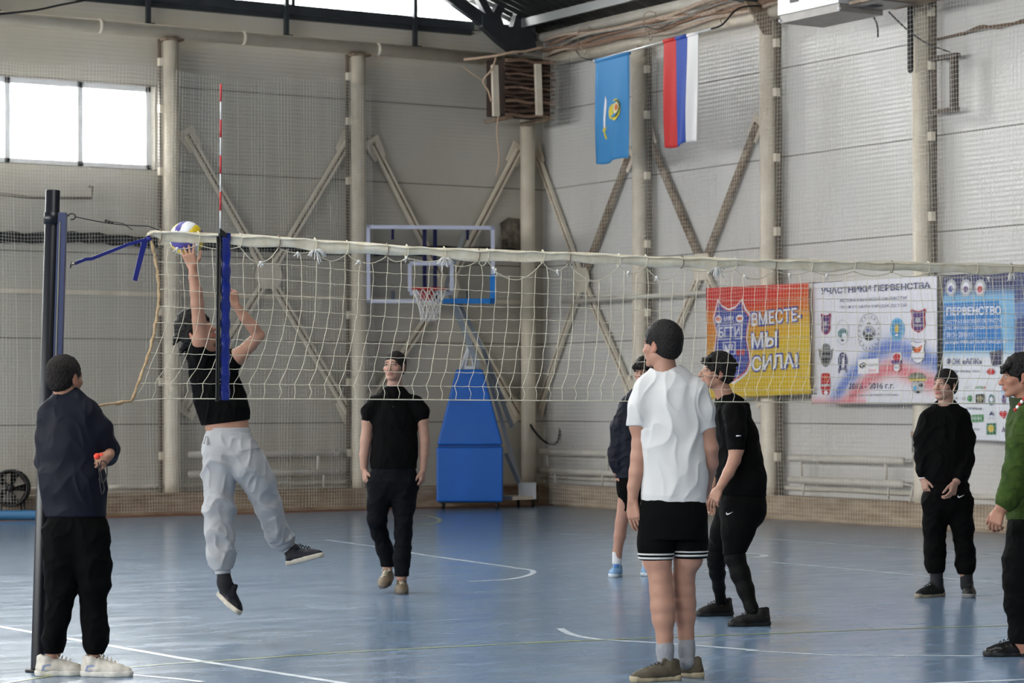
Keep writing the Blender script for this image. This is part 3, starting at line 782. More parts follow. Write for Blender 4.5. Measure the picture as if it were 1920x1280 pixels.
# netting
Xa, Xb = N(283, 440).x, TP[-1].x-0.05
zt = lambda x: polyat(TP, x).z - 0.068 - 0.10
def zb(x):
    return polyat([N(245, 752, 0), N(300, 747), N(640, 748), N(1040, 751), N(1520, 754), N(1920, 757), N(2080, 758)], x).z
ROWS = 9
def nodep(x, r):
    t_ = r/ROWS; z = zt(x)*(1-t_) + zb(x)*t_
    z += 0.006*math.sin(x*4.3+r*1.7)*(1-t_*0.9) + 0.009*math.sin(x*1.1+r*0.9)*(1-t_)
    left = max(0.0, 1-(x-Xa)/2.2)
    dr = (0.09 + 0.10*left)*max(0, (t_-0.35)/0.65)**1.3 - 0.012*math.sin(x*2.2+2)*math.sin(PI*t_)
    if r == ROWS-1: dr += 0.022
    return V((x - dr, NY + 0.03*math.sin(x*0.9+t_*2)*math.sin(PI*t_), z))
side = smooth_curve([N(*p) for p in ((280, 440), (288, 470), (296, 515), (298, 560), (293, 600), (283, 650), (266, 700), (247, 752))], 5)
def side_x(z):
    for a, b in zip(side, side[1:]):
        if b.z <= z <= a.z: return a.lerp(b, (a.z-z)/(a.z-b.z+1e-9)).x
    return side[-1].x
mb = MB(); DX = 0.0925
nx = int((Xb-Xa)/DX)
for r in range(ROWS):
    pts = []
    for i in range(-2, nx+3):
        p = nodep(Xa+i*DX, r)
        if p.x > side_x(p.z)+0.01:
            if not pts: q = p.copy(); q.x = side_x(p.z); pts.append(q)
            pts.append(p)
            if i < nx+2:
                p2 = nodep(Xa+(i+0.5)*DX, r); p2.z -= 0.003; pts.append(p2)
    mb.tube(pts, 0.0018, 4)
for i in range(-2, nx+3):
    x = Xa+i*DX; pts = []
    h = nodep(x, 0); hc = polyat(HC, x + 0.01*math.sin(i*2.4)).copy()
    if hc.z > h.z + 0.015 and h.x > Xa+0.05: pts.append(hc)
    for r in range(ROWS+1):
        p = nodep(x, r)
        if p.x < side_x(p.z)+0.006: continue
        if pts and r > 0:
            m_ = pts[-1].lerp(p, 0.5); m_.x += 0.004*math.sin(i*3.3+r*2.1) + (0.012 if r == ROWS else 0); pts.append(m_)
        pts.append(p)
    if len(pts) > 1: mb.tube(pts, 0.0018, 4)
mb.build('netting', M_cord, vn)
mb = MB(); mb.tube([V((N(247+(2080-247)*i/60, 750).x, NY, zb(N(247+(2080-247)*i/60, 750).x))) for i in range(61)], 0.0036, 6); mb.build('bottom_cord', M_cord, vn)
mb = MB(); mb.tube([p + V((0.003*math.sin(i*2.3), 0, 0)) for i, p in enumerate(side)], [0.009+0.0025*math.sin(i*1.9) for i in range(len(side))], 8); mb.build('side_rope', M_rope, vn)
mb = MB(); a = N(247, 752); b = N(110, 768)
mb.tube(smooth_curve([a, N(232, 753), N(222, 756), N(205, 757), N(180, 761), b], 4), [0.008 + 0.004*(abs(i-7) < 3) for i in range(21)], 6); mb.build('lower_tie_rope', M_rope, vn)
# side sleeve and antenna
mb = MB()
def slv(u, v):
    t_ = v; p = N(422, 437).lerp(N(420, 750), t_); a = 2*PI*u
    w = 0.028; p = p + V((w*math.cos(a) , 0.011*math.sin(a)*(1+0.5*math.sin(t_*40)) - 0.0, 0)); p.x += 0.003*math.sin(t_*61)*math.cos(a); p.y -= 0.012
    return p
mb.grid(slv, 20, 90); mb.build('blue_side_sleeve', M_sleeve, vn)['label'] = 'shiny blue vinyl sleeve over the side band'
mb = MB(); mb.beam(N(409, 440)+V((0, -0.008, 0)), N(407, 752)+V((0, -0.008, 0)), 0.022, 0.012, up=(0, 1, 0)); mb.build('black_side_pocket', M_black, vn)
at0, at1 = N(411, 158), N(410, 432)
an = thing('net_antenna', 'red and white striped antenna rod standing above the net tape', 'antenna', (at1.x, NY-0.02, at1.z-1.0))
ys = [158, 191, 225, 258, 292, 326, 360, 395, 432]
for i, (a, b) in enumerate(zip(ys, ys[1:])):
    mb = MB(); A = N(411-(a-158)*0.004, a); Bp = N(411-(b-158)*0.004, b); A.y = Bp.y = NY-0.022
    mb.tube([A, Bp], 0.0062 if i % 2 == 0 else 0.0048, 8); mb.build('red_band' if i % 2 == 0 else 'white_band', M_red if i % 2 == 0 else M_pw, an)
mb = MB(); A = N(410, 432); A.y = NY-0.022; C = N(407, 752); C.y = NY-0.022; mb.tube([A, C], 0.006, 8); mb.build('rod', M_black, an)
mb = MB(); q = N(411, 435); mb.plate([q+V((-0.01, -0.035, 0.02)), q+V((0.035, -0.035, -0.012)), q+V((0.02, -0.035, -0.03)), q+V((-0.015, -0.035, -0.02))], (0, 0.02, 0)); mb.build('clamp', M_black, an)

# post (leans a little toward the net)
pb = ground(72, 1258); pt = onY(106, 355, 13.1); pt = V((pb.x+0.09, pb.y, pt.z))
post = thing('net_post', 'tall dark blue round volleyball post behind the coach', 'post', tuple(pb))
M_post = mat('dark blue painted post', (9, 12, 24), 0.4, var=0.3, scale=8)
M_post2 = mat('blue painted rail', (14, 36, 88), 0.4, var=0.2, scale=8)
ax = (pt-pb).normalized()
mb = MB(); mb.tube([pb+V((0, 0, 0.001)), pb+ax*0.02, pt-ax*0.003, pt], [0.041, 0.041, 0.0385, 0.035], 24); mb.build('tube', M_post, post)
mb = MB(); q = pb+ax*2.42; mb.tube([q-ax*0.03, q+ax*0.03], 0.044, 24); mb.build('collar', M_post, post)
rx = CR*0.055 + V((0, 0, 0))
mb = MB(); mb.beam(pb+ax*0.02+rx, pb+ax*2.45+rx, 0.05, 0.045, up=tuple(CR)); mb.build('side_rail', M_post2, post)
mb = MB(); mb.beam(pb+ax*0.02+CR*0.048-CF*0.028, pb+ax*2.40+CR*0.048-CF*0.028, 0.006, 0.004, up=tuple(CF)); mb.build('rail_slot', mat('worn slot', (120, 118, 104), 0.5), post)
mb = MB(); mb.tube([pb+V((0, 0, 0.002)), pb+V((0, 0, 0.012))], 0.07, 24); mb.build('floor_plate', M_darker, post)
hk = pb+ax*2.43+CR*0.085
mb = MB(); mb.tube([hk + CR*(0.020*math.cos(a)+0.02) + V((0, 0, 0.016*math.sin(a))) for a in [PI*(1.0-0.16*i) for i in range(11)]] , 0.004, 6); mb.build('hook', M_wire, post)
w0 = hk + CR*0.035
we = N(318, 430)
wire = MB(); P = [w0.lerp(N(278, 424), t_/16) - V((0, 0, 0.012*math.sin(PI*t_/16))) for t_ in range(17)] + [N(300, 432), N(330, 436)]
wire.tube(P, 0.0028, 5); k0 = w0.lerp(N(278, 424), 0.42)
for k in range(3): wire.sphere(k0+V((0.018*k, 0, -0.005*k)), 0.008, 8, 6)
wire.tube([k0, k0+V((0.10, 0, -0.012)), k0+V((0.155, 0, -0.045))], 0.0022, 5)
o = tag(wire.build('net_wire', M_wire), 'thin steel wire from the post hook to the net top corner', 'wire')
# blue strap from net corner to the post
ky = pb+ax*2.12+CR*0.09
st = thing('net_strap', 'blue webbing strap tying the net corner to the post, loose end hanging', 'strap', tuple(N(278, 450)))
cor = N(279, 447)
mb = MB(); 
def rib(P, w, th=0.003, nrm=None):
    for a, b in zip(P, P[1:]): mb.beam(a, b, th, w, up=(0, 0, 1) if abs((b-a).normalized().z) < 0.8 else tuple(CR))
P = [cor, N(240, 458), N(172, 485), N(160, 486), N(140, 494)]
for a, b in zip(P, P[1:]): mb.beam(a, b, 0.006, 0.017)
mb.sphere(cor, 0.016, 10, 8); mb.build('taut_webbing', M_strap, st)
mb = MB(); mb.plate([N(266, 452), N(277, 452), N(257, 527), N(249, 525)], (0, 0.004, 0)); mb.build('loose_end', M_strap, st)
mb = MB(); mb.tube([N(144, 492), N(137, 495), N(132, 498)], 0.005, 6); mb.tube([N(133, 490), N(132, 503)], 0.004, 6); mb.build('hook', mat('steel hook', (110, 104, 98), 0.35, 0.7), st)

# ball: white, yellow and violet-blue panels, seams as shallow grooves
bc_ = onY(350, 447, 15.0)
ball = MB(); NU, NV = 64, 40; Rb = 0.105
vs = []; 
for j in range(NV+1):
    th = PI*j/NV
    for i in range(NU):
        ph = 2*PI*i/NU; d = V((math.sin(th)*math.cos(ph), math.sin(th)*math.sin(ph), math.cos(th)))
        ax3 = [abs(d.x), abs(d.y), abs(d.z)]; k = ax3.index(max(ax3)); o2 = [(d.y, d.z), (d.z, d.x), (d.x, d.y)][k][0]/max(ax3)
        g = min(abs(o2-0.33), abs(o2+0.33)); srt = sorted(ax3); e = srt[2]-srt[1]
        r = Rb - 0.003*math.exp(-(g/0.05)**2) - 0.003*math.exp(-(e/0.05)**2); vs.append(d*r)
fs = []; ms = []
for j in range(NV):
    for i in range(NU):
        f = (j*NU+i, (j+1)*NU+i, (j+1)*NU+(i+1) % NU, j*NU+(i+1) % NU); c = (vs[f[0]]+vs[f[2]])/2
        ax3 = [abs(c.x), abs(c.y), abs(c.z)]; k = ax3.index(max(ax3)); o2 = [(c.y, c.z), (c.z, c.x), (c.x, c.y)][k][0]/max(ax3)
        band = 0 if o2 < -0.33 else (1 if o2 < 0.33 else 2)
        fs.append(f); ms.append([0, 1, 2][(band+k) % 3])
ball.v = [tuple(v) for v in vs]; ball.f = fs; ball.m = ms; ball.sm = [True]*len(fs)
bo = ball.build('volleyball', [mat('ball white', (214, 216, 220), 0.5), mat('ball yellow', (206, 178, 34), 0.5), mat('ball violet blue', (74, 66, 138), 0.5)], fix=False)
bo.location = bc_; bo.rotation_euler = (0.5, 0.35, -0.75)
tag(bo, 'yellow, violet and white volleyball at the fingertips of the jumping player', 'ball')
# ================================================================== FLAGS, BANNERS, HEATER, NETS AND SMALL FITTINGS
M_flagb = mat('light blue flag cloth', (54, 132, 190), 0.7, bump=0.2, bscale=8)
M_white = mat('white print', (232, 230, 236), 0.6)
M_gold = mat('gold print', (214, 196, 60), 0.6)
def flag(name, label, P00, P10, H, cols, group=None, lean=0.0, curl=0.0):
    """hangs from the pole line P00->P10, height H, vertical bands cols [(frac, material)]"""
    t = thing(name, label, 'flag', tuple((P00+P10)/2 - V((0, 0, H))), 0, group)
    W = (P10-P00); n = W.cross(UP).normalized(); L = W.length
    def pos(u, v, off=0.0):
        w = 0.022*v*math.sin(u*9+1.0+v*1.5) + 0.012*math.sin(u*17+v*4)*v
        uu = u + curl*v*max(0, u-0.6)
        return P00 + W*(uu*(1-0.06*v)+0.02*v) + W.normalized()*lean*v - UP*(H*v + 0.02*math.sin(u*6)*v) + n*(w+off)
    u0 = 0
    for i, (fr, m) in enumerate(cols):
        mb = MB(); a, b = u0, u0+fr
        mb.grid(lambda u, v: pos(a+(b-a)*u, v), 14, 40, thick=tuple(n*0.004)); mb.build('cloth' if len(cols) == 1 else 'stripe', m, t); u0 += fr
    u0 = 0
    for fr, m in cols:
        mb = MB(); mb.tube([P00+W*u0+V((0, 0, -0.01)), P00+W*(u0+fr)+V((0, 0, -0.01))], 0.024, 10); mb.build('hem_sleeve', m, t); u0 += fr
    return t, pos, n
# cord and rods carrying the flags, in front of the right wall
DF = 1.1
fa, fb = right(1117, 113, DF), right(1180, 98, DF)
ra, rb = right(1245, 76, DF), right(1310, 60, DF)
t, pos, n = flag('regional_flag', 'light blue flag with a white sabre and gold crown hanging below the tie beam', fa, fb, fa.z-right(1121, 307, DF).z, [(1.0, M_flagb)])
s_ = -1 if n.dot(V((-1, 0, 0))) > 0 else 1
off = 0.008 if n.dot(V((-1, 0, 0))) > 0 else -0.006
def emb(pts, m, nm, o=off):
    mb = MB(); P = [pos(u, v, o) for u, v in pts]; mb.plate(P, n*(0.002 if off > 0 else -0.002)); return mb.build(nm, m, t)
# sabre (blade then gold hilt)
bl = [(0.25, 0.37), (0.31, 0.39), (0.33, 0.42), (0.30, 0.48), (0.275, 0.56), (0.27, 0.62), (0.275, 0.655), (0.235, 0.655), (0.225, 0.6), (0.235, 0.52), (0.26, 0.44), (0.265, 0.40)]
emb([(0.29, 0.36), (0.33, 0.40), (0.335, 0.44), (0.315, 0.50), (0.29, 0.57), (0.285, 0.655), (0.225, 0.66), (0.225, 0.58), (0.24, 0.50), (0.265, 0.43)], M_white, 'sabre_blade')
emb([(0.18, 0.685), (0.22, 0.66), (0.29, 0.66), (0.33, 0.645), (0.31, 0.675), (0.275, 0.69), (0.29, 0.72), (0.34, 0.765), (0.30, 0.77), (0.25, 0.73), (0.23, 0.695)], M_gold, 'sabre_hilt')
# crown: gold ring with bands
def disc(cu, cv, ru, rv, m, nm, o, n_=24, a0=0, a1=2*PI):
    emb([(cu+ru*math.cos(a0+(a1-a0)*i/n_), cv+rv*math.sin(a0+(a1-a0)*i/n_)) for i in range(n_)], m, nm, o)
o1 = off*1.5; o2 = off*2.0; o3 = off*2.6; o4 = off*3.2
disc(0.62, 0.52, 0.165, 0.105, M_gold, 'crown_body', o1); disc(0.47, 0.53, 0.07, 0.065, M_gold, 'crown_side', o1)
disc(0.66, 0.505, 0.12, 0.075, mat('dark green print', (70, 84, 44), 0.6), 'crown_lining', o2)
disc(0.665, 0.505, 0.095, 0.058, mat('pale gold print', (226, 220, 170), 0.6), 'crown_dome', o3)
disc(0.69, 0.505, 0.05, 0.030, mat('orange print', (210, 110, 50), 0.6), 'crown_jewel', o4)
disc(0.60, 0.575, 0.10, 0.014, M_flagb, 'crown_gap', o4); disc(0.60, 0.45, 0.09, 0.012, M_flagb, 'crown_gap', o4)
flag('striped_flag', 'red, blue and white flag hanging vertically on the rod', ra, rb, ra.z-right(1245, 277, DF).z,
     [(0.36, mat('flag red', (196, 40, 40), 0.7)), (0.33, mat('flag blue', (34, 70, 160), 0.7)), (0.31, mat('flag white', (226, 224, 224), 0.7))], lean=0.0, curl=-0.10)
mb = MB(); mb.tube([fa+(fa-fb).normalized()*0.05, fa.lerp(rb, 0.5), rb+(rb-ra).normalized()*0.25], 0.014, 8)
tag(mb.build('flag_rod', mat('pale metal rod', (214, 214, 214), 0.3, 0.4)), 'pale metal rod both flags hang from', 'rod')
mb = MB(); a = rb+(rb-ra).normalized()*0.25; mb.tube(smooth_curve([a, a+V((0.1, -0.1, 0.05)), a+V((0.3, -0.15, 0.25)), a+V((0.6, -0.2, 0.30))], 5), 0.012, 6)
tag(mb.build('rod_hanger', M_darker), 'dark hanger wire at the right end of the flag rod', 'wire')
mb = MB(); mb.tube([fa+(fa-fb).normalized()*0.05, right(1090, 108, 0.4), right(1080, 96, 0.3)], 0.006, 5)
tag(mb.build('rod_hanger', M_darker), 'dark hanger wire at the left end of the flag rod', 'wire')

# bundled protective nets lying along the right wall tie beam: long brown, sagging rope rolls
M_bund = mat('bundled brown net', (168, 138, 116), 0.9, rgb2=(116, 90, 74), scale=26, stretch=(1, 1, 4), bump=0.8, bscale=60)
M_bund2 = mat('bundled pale net', (206, 188, 170), 0.9, rgb2=(164, 142, 124), scale=24, stretch=(1, 1, 4), bump=0.8, bscale=50)
random.seed(11)
t = thing('net_roll', 'bundled brown protective net lashed along the tie beam of the right wall', 'net', (WX-0.4, 20, 6.3))
for k in range(7):
    z0 = 6.22+0.032*k; d0 = 0.36+0.03*math.sin(k*2.1); pts = []
    for i in range(70):
        y = WY-0.6 - i*0.30
        pts.append((WX-d0-0.02*math.sin(i*0.7+k), y, z0 + 0.035*math.sin(i*0.45+k*1.3) + 0.02*math.sin(i*1.1+k)))
    mb = MB(); mb.tube(pts, [0.020+0.010*abs(math.sin(i*0.5+k*2)) for i in range(70)], 6)
    mb.build('net_fold', M_bund if k % 2 else M_bund2, t)
for i in range(12):
    y = WY-1.6-i*1.55; mb = MB(); loop = [(WX-0.36-0.10*math.cos(a), y+0.05*math.sin(a*2), 6.31+0.19*math.sin(a)) for a in [2*PI*j/12 for j in range(12)]]
    mb.tube(loop, 0.008, 5, closed=True); mb.build('lashing', M_bund2, t)
# thin cable swags along the same beam
mb = MB(); mb.tube(smooth_curve([back(870, 110, .5), right(1010, 92, .5), right(1110, 64, .5), right(1260, 40, .5), right(1320, 16, .5), right(1420, -10, .5)], 6), 0.010, 6)
tag(mb.build('guide_cable', mat('grey cable', (120, 122, 120), 0.5)), 'thin grey cable crossing the corner in front of the truss', 'cable')
mb = MB(); mb.tube(smooth_curve([right(1205, 46, .5), right(1220, 53, .5), right(1240, 53, .5), right(1262, 40, .5), right(1290, 30, .5)], 6), 0.008, 5)
tag(mb.build('cable_swag', M_wire), 'small cable loop hanging above the striped flag', 'cable')

# louvred box in the corner, wrapped in brown net
lx0, lx1 = back(934, 160, 1.0), back(1040, 160, 1.0)
t = thing('corner_heater', 'brown louvred heater box high in the corner with net folds draped over it', 'heater', (lx0.x, lx0.y, 5.1))
zt_, zb_ = 6.12, back(990, 217, 1.0).z
x0_, x1_ = lx0.x+0.12, min(lx1.x, WX-0.40); y0_, y1_ = WY-1.0, WY-0.45
M_louv = mat('brown louvre', (104, 80, 66), 0.7, rgb2=(66, 48, 40), scale=8, stretch=(1, 1, 6))
mb = MB(); mb.box((x0_+0.03, y0_+0.06, zb_+0.02), (x1_-0.03, y1_, zt_)); mb.build('casing', mat('dark brown casing', (58, 44, 38), 0.8), t)
k = 0; z = zb_
while z < zt_:
    mb = MB(); pts = [(x0_+(x1_-x0_)*i/14, y0_+0.02*math.sin(k*1.3+i*0.5), z+0.010*math.sin(i*0.8+k*1.9)) for i in range(15)]
    mb.tube(pts, 0.022+0.006*math.sin(k*2.7), 6); mb.build('louvre', M_louv if k % 3 else M_bund, t); z += 0.062; k += 1
for px, ya, yb in ((927, 122, 218), (1008, 120, 216)):
    a = back(px, ya, 1.06); b = back(px+3, yb, 1.06); mb = MB(); mb.beam(a, b, 0.09, 0.05, up=(0, 1, 0)); mb.build('front_post', M_steel, t)
for zz_ in (zb_, 6.10):
    for xx_ in (x0_+0.1, x1_-0.1):
        mb = MB(); mb.beam((xx_, WY-0.3, zz_-0.03), (xx_, y0_, zz_-0.03), 0.04, 0.05); mb.build('support_arm', M_rust, t)
P = [back(870, 112, .7), back(925, 105, 1.0), back(960, 98, 1.1), back(985, 96, 1.1), back(1018, 88, 1.1)]
mb = MB(); mb.tube(smooth_curve(P, 6), 0.018, 6); mb.tube(smooth_curve([back(930, 108, 1.1), back(922, 130, 1.1), back(906, 151, 1.0), back(915, 170, 1.0), back(921, 190, 1.05)], 6), 0.012, 6)
mb.tube(smooth_curve([back(905, 151, 1.0), back(888, 140, .9), back(868, 126, .6)], 5), 0.006, 5); mb.build('pale_rope', mat('pale rope', (206, 176, 150), 0.8), t)
# net hem hanging below, pinkish rope
mb = MB(); mb.tube(smooth_curve([back(934, 215, 1.0), back(932, 250, 1.0), back(936, 300, 1.0), back(930, 330, 0.9)], 6), 0.010, 6)
mb.build('hanging_cord', mat('pale rope'), t)

# fan-heater unit between the two right columns
M_unit = mat('white enamelled unit', (214, 213, 212), 0.35, var=0.08)
ux = WX-1.45; ya = right(1463, 30, 1.45).y; yb = right(1574, 10, 1.45).y; zb_ = right(1463, 44, 1.45).z
t = thing('ceiling_heater', 'white and grey fan heater unit slung under the roof near the top right', 'heater', (ux, (ya+yb)/2, zb_))
mb = MB(); mb.box((ux, yb, zb_), (ux+0.62, ya, zb_+0.85)); mb.build('grey_tray', mat('grey galvanised tray', (150, 144, 138), 0.45, var=0.2), t)
mb = MB(); mb.box((ux-0.02, yb-0.01, zb_+0.09), (ux+0.58, ya+0.02, zb_+0.9)); mb.build('cabinet', M_unit, t)
for f, w, h0 in ((0.20, 0.15, 0.20), (0.62, 0.17, 0.25)):
    y = ya+(yb-ya)*f; mb = MB(); mb.box((ux-0.028, y-w, zb_+h0), (ux-0.018, y, zb_+h0+0.4)); mb.build('dark_slot', M_darker, t)
mb = MB(); mb.box((ux+0.12, yb-0.55, zb_+0.05), (ux+0.60, yb-0.012, zb_+0.62)); mb.build('duct_box', mat('grey duct', (112, 110, 110), 0.4, 0.3), t)
mb = MB(); mb.tube([(ux+0.3, yb-0.05, zb_+0.2), (ux+0.3, yb-0.30, zb_+0.2)], 0.17, 20); mb.build('round_duct', M_dark, t)
mb = MB(); mb.box((ux+0.05, yb-1.1, zb_+0.06), (ux+0.72, yb-0.1, zb_+0.09)); mb.build('shelf_plate', M_rust, t)
for yy in (ya-0.05, yb+0.05):
    mb = MB(); mb.beam((ux+0.1, yy, zb_+0.88), (ux+0.1, yy, 6.9), 0.03, 0.03); mb.build('hanger', M_dark, t)
for yy in (ya, yb):
    mb = MB(); mb.sphere((ux-0.005, yy, zb_+0.03), 0.02, 8, 6); mb.build('end_bolt', M_white, t)
# cables leaving the unit
for i, (P, r, lab) in enumerate((([(1600, 22), (1640, 12), (1680, 6), (1712, -4)], 0.02, 'dark pipes running from the fan heater to the right column'),
        ([(1630, 18), (1644, 45), (1646, 70)], 0.010, 'short dangling cable under the fan heater'), ([(1666, 22), (1700, 55), (1735, 80), (1765, 92), (1782, 98)], 0.009, 'thin cable running down to the metal bracket on the right column'))):
    mb = MB(); mb.tube(smooth_curve([right(x, y, 0.42) for x, y in P], 6), r, 6); tag(mb.build('loose_cable', M_wire), lab, 'cable')
# black strip beside the right column and the rectangular bracket
a, b = right(1707, -20, 0.40), right(1707, 132, 0.40)
mb = MB(); mb.beam(a, b, 0.035, 0.06, up=(1, 0, 0)); mb.sphere(b, 0.03, 10, 8); tag(mb.build('black_strip', M_black), 'black rubber strip hanging beside the right column', 'strip')
t = thing('metal_bracket', 'brown rectangular metal bracket sticking out from the right column', 'bracket', tuple(right(1770, 160, 0.30)))
M_brk = mat('brown bracket steel', (84, 68, 56), 0.6, var=0.3)
for (x0, y0, x1, y1, w) in ((1746, 111, 1796, 103, 0.08), (1789, 100, 1789, 208, 0.09), (1746, 211, 1795, 204, 0.08)):
    mb = MB(); mb.beam(right(x0, y0, 0.22), right(x1, y1, 0.22), 0.05, w, up=(1, 0, 0)); mb.build('bracket_arm', M_brk, t)
# thin wire bundle along the upper right wall
mb = MB(); mb.tube(smooth_curve([right(x, y, 0.05) for x, y in ((1748, 76), (1790, 66), (1830, 56), (1870, 48), (1930, 40), (2000, 28))], 5), 0.014, 6)
mb.tube(smooth_curve([right(x, y, 0.06) for x, y in ((1800, 66), (1840, 48), (1870, 53), (1920, 36))], 5), 0.01, 6)
tag(mb.build('wall_wires', mat('brown wires', (120, 98, 80), 0.7)), 'brown wires sagging along the upper right wall', 'cable')
# curved hook pipe on the back wall under the window
mb = MB(); mb.tube([back(x, y, 0.1) for x, y in ((-20, 362), (60, 370), (172, 371), (173, 350), (166, 349))], 0.02, 8)
tag(mb.build('wall_bar', mat('grey brown bar', (128, 118, 106), 0.5)), 'grey bar with an upturned end on the back wall under the window', 'bar')
# dark stained cover plate right of the backboard
mb = MB(); mb.plate([back(x, y, 0.03) for x, y in ((938, 418), (952, 408), (972, 410), (975, 470), (940, 470))], (0, -0.03, 0)); o = mb.build('cover_plate', mat('dirty plate', (132, 122, 108), 0.6, rgb2=(70, 60, 52), scale=9))
tag(o, 'dirty cover plate on the back wall right of the backboard', 'plate')

# industrial fan at the far left behind the protective net
YF = 30.0
def FN(px, py, d=0): return onY(px, py, YF+d)
gq = FN(25, 966); t = thing('floor_fan', 'large black round floor fan standing at the far left behind the net', 'fan', (gq.x, gq.y, 0))
cx_ = FN(18, 915); Rf = 0.215
for dd, m, nm in ((0.0, M_darker, 'front_ring'), (0.16, M_darker, 'rear_ring')):
    mb = MB(); mb.tube([cx_+CR*(Rf*math.cos(a))+UP*(Rf*math.sin(a))+CF*dd for a in [2*PI*i/32 for i in range(32)]], 0.014, 6, closed=True); mb.build(nm, m, t)
mb = MB(); nn = 32
vs = [cx_+CR*(Rf*math.cos(2*PI*i/nn))+UP*(Rf*math.sin(2*PI*i/nn))+CF*d for d in (0, 0.16) for i in range(nn)]
mb.add(vs, [(i, (i+1) % nn, nn+(i+1) % nn, nn+i) for i in range(nn)], 0, True); mb.build('drum', M_darker, t)
mb = MB(); mb.tube([cx_+CF*0.15, cx_+CF*0.17], Rf*0.98, 32); mb.build('back_plate', mat('fan inside', (48, 40, 36), 0.6), t)
for k in range(5):
    a = 2*PI*k/5+0.3; mb = MB()
    d1 = CR*math.cos(a)+UP*math.sin(a); d2 = CR*math.cos(a+0.7)+UP*math.sin(a+0.7)
    mb.plate([cx_+d1*0.04+CF*0.05, cx_+d1*0.19+CF*0.04, cx_+d2*0.18+CF*0.10, cx_+d2*0.05+CF*0.09], CF*0.006); mb.build('blade', mat('fan blade', (120, 112, 104), 0.4, 0.3), t)
mb = MB(); mb.sphere(cx_+CF*0.05, 0.05, 12, 8); mb.build('hub', M_darker, t)
for x0, x1 in ((44, 49), (38, 42), (4, 0)):
    a = FN(x0, 930, 0.08); b = FN(x1, 960, 0.1); b.z = 0.005; mb = MB(); mb.tube([a, b], 0.011, 6); mb.build('stand_leg', M_darker, t)
# rolled blue mat at the foot of the wall
a = FN(-60, 965, 0.0); b = FN(74, 963, 0.0)
mb = MB(); n_ = 24
mb.tube([V((a.x+(b.x-a.x)*i/n_, a.y+(b.y-a.y)*i/n_, 0.062)) for i in range(n_+1)], [0.058+0.006*(i % 2) for i in range(n_+1)], 14)
tag(mb.build('blue_roll', mat('blue hose', (54, 112, 158), 0.5)), 'ribbed light blue roll lying on the floor at the far left', 'hose')

# ------------------------------------------------------------------ banners on the right wall
def vcol_mat(name, rough=0.55): return mat(name, (255, 255, 255), rough, attr='Col')
def banner(name, label, px4, wavea, colfn, nu=60, nv=40, d=0.36, folds=None, m=None):
    P = [right(x, y, d) for x, y in px4]       # tl, tr, br, bl
    t = thing(name, label, 'banner', tuple((P[2]+P[3])/2), 0)
    nrm = V((-1, 0, 0))
    def pos(u, v, o=0.0):
        a = P[0].lerp(P[1], u); b = P[3].lerp(P[2], u); p = a.lerp(b, v)
        w = wavea*(0.5*math.sin(u*7+v*2.2)+0.3*math.sin(u*15-v*5)+0.35*math.sin(v*6+u*3))
        if folds:
            for (fu, fv, fa_, fw_, amp) in folds:
                q = ((u-fu)*math.cos(fa_)+(v-fv)*math.sin(fa_))/fw_; w += amp*math.exp(-q*q)
        return p + nrm*(w+wavea*0.8+o)
    mb = MB(); mb.grid(lambda u, v: pos(u, v), nu, nv, thick=(0.003, 0, 0)); o = mb.build('cloth', m or vcol_mat('printed banner cloth'), t)
    me = o.data; ca = me.color_attributes.new('Col', 'FLOAT_COLOR', 'POINT'); W_ = nu+1; n = W_*(nv+1)
    cs = []
    for k in range(2*n):
        q = k % n; cs += list(lin(colfn((q % W_)/nu, (q//W_)/nv)))
    ca.data.foreach_set('color', cs)
    for q_ in P:
        mb = MB(); mb.tube([q_, q_+V((d*.5, 0, .01)), V((WX-0.005, q_.y, q_.z+.03))], 0.004, 5); mb.build('corner_cord', M_wire, t)
    return t, pos
def put_poly(t, pos, pts, m, name, o=0.006, th=0.0012):
    mb = MB(); P = [pos(u, v, o) for u, v in pts]; mb.plate(P, (-th, 0, 0)); return mb.build(name, m, t)
def ell(cu, cv, ru, rv, n=28, a0=0, a1=2*PI): return [(cu+ru*math.cos(a0+(a1-a0)*i/n), cv+rv*math.sin(a0+(a1-a0)*i/n)) for i in range(n)]
def ringp(t, pos, cu, cv, ru, rv, w, m, name, o=0.006, n=32):
    mb = MB(); vs = []
    for i in range(n):
        a = 2*PI*i/n
        vs += [pos(cu+ru*math.cos(a), cv+rv*math.sin(a), o), pos(cu+ru*(1-w)*math.cos(a), cv+rv*(1-w)*math.sin(a), o)]
    mb.add(vs, [(2*i, 2*i+1, (2*i+3) % (2*n), (2*i+2) % (2*n)) for i in range(n)]); return mb.build(name, m, t)
def put_text(t, pos, s, u0, u1, v0, v1, m, bold=0.0, o=0.008, name='lettering', slant=0.0, rise=0.0, arc=0.0):
    vs, fs, (x0, y0, x1, y1) = text_mesh(s, bold)
    if not vs: return
    mb = MB(); P = []
    for x, y, z in vs:
        fx, fy = (x-x0)/(x1-x0), (y-y0)/(y1-y0)
        P.append(pos(u0+(u1-u0)*fx + slant*fy, v1+(v0-v1)*fy + rise*fx + arc*math.sin(PI*fx), o))
    mb.add(P, fs); ob = mb.build(name, m, t, fix=False); return ob
mW = mat('white ink', (232, 232, 240), 0.55); mB = mat('blue ink', (42, 66, 158), 0.55); mDB = mat('navy ink', (50, 56, 104), 0.55); mR = mat('red ink', (190, 44, 50), 0.55)
mG = mat('grey ink', (120, 122, 124), 0.55); mK = mat('black ink', (40, 40, 44), 0.55); mP = mat('plum ink', (92, 58, 118), 0.55); mSk = mat('sky ink', (86, 170, 214), 0.55)
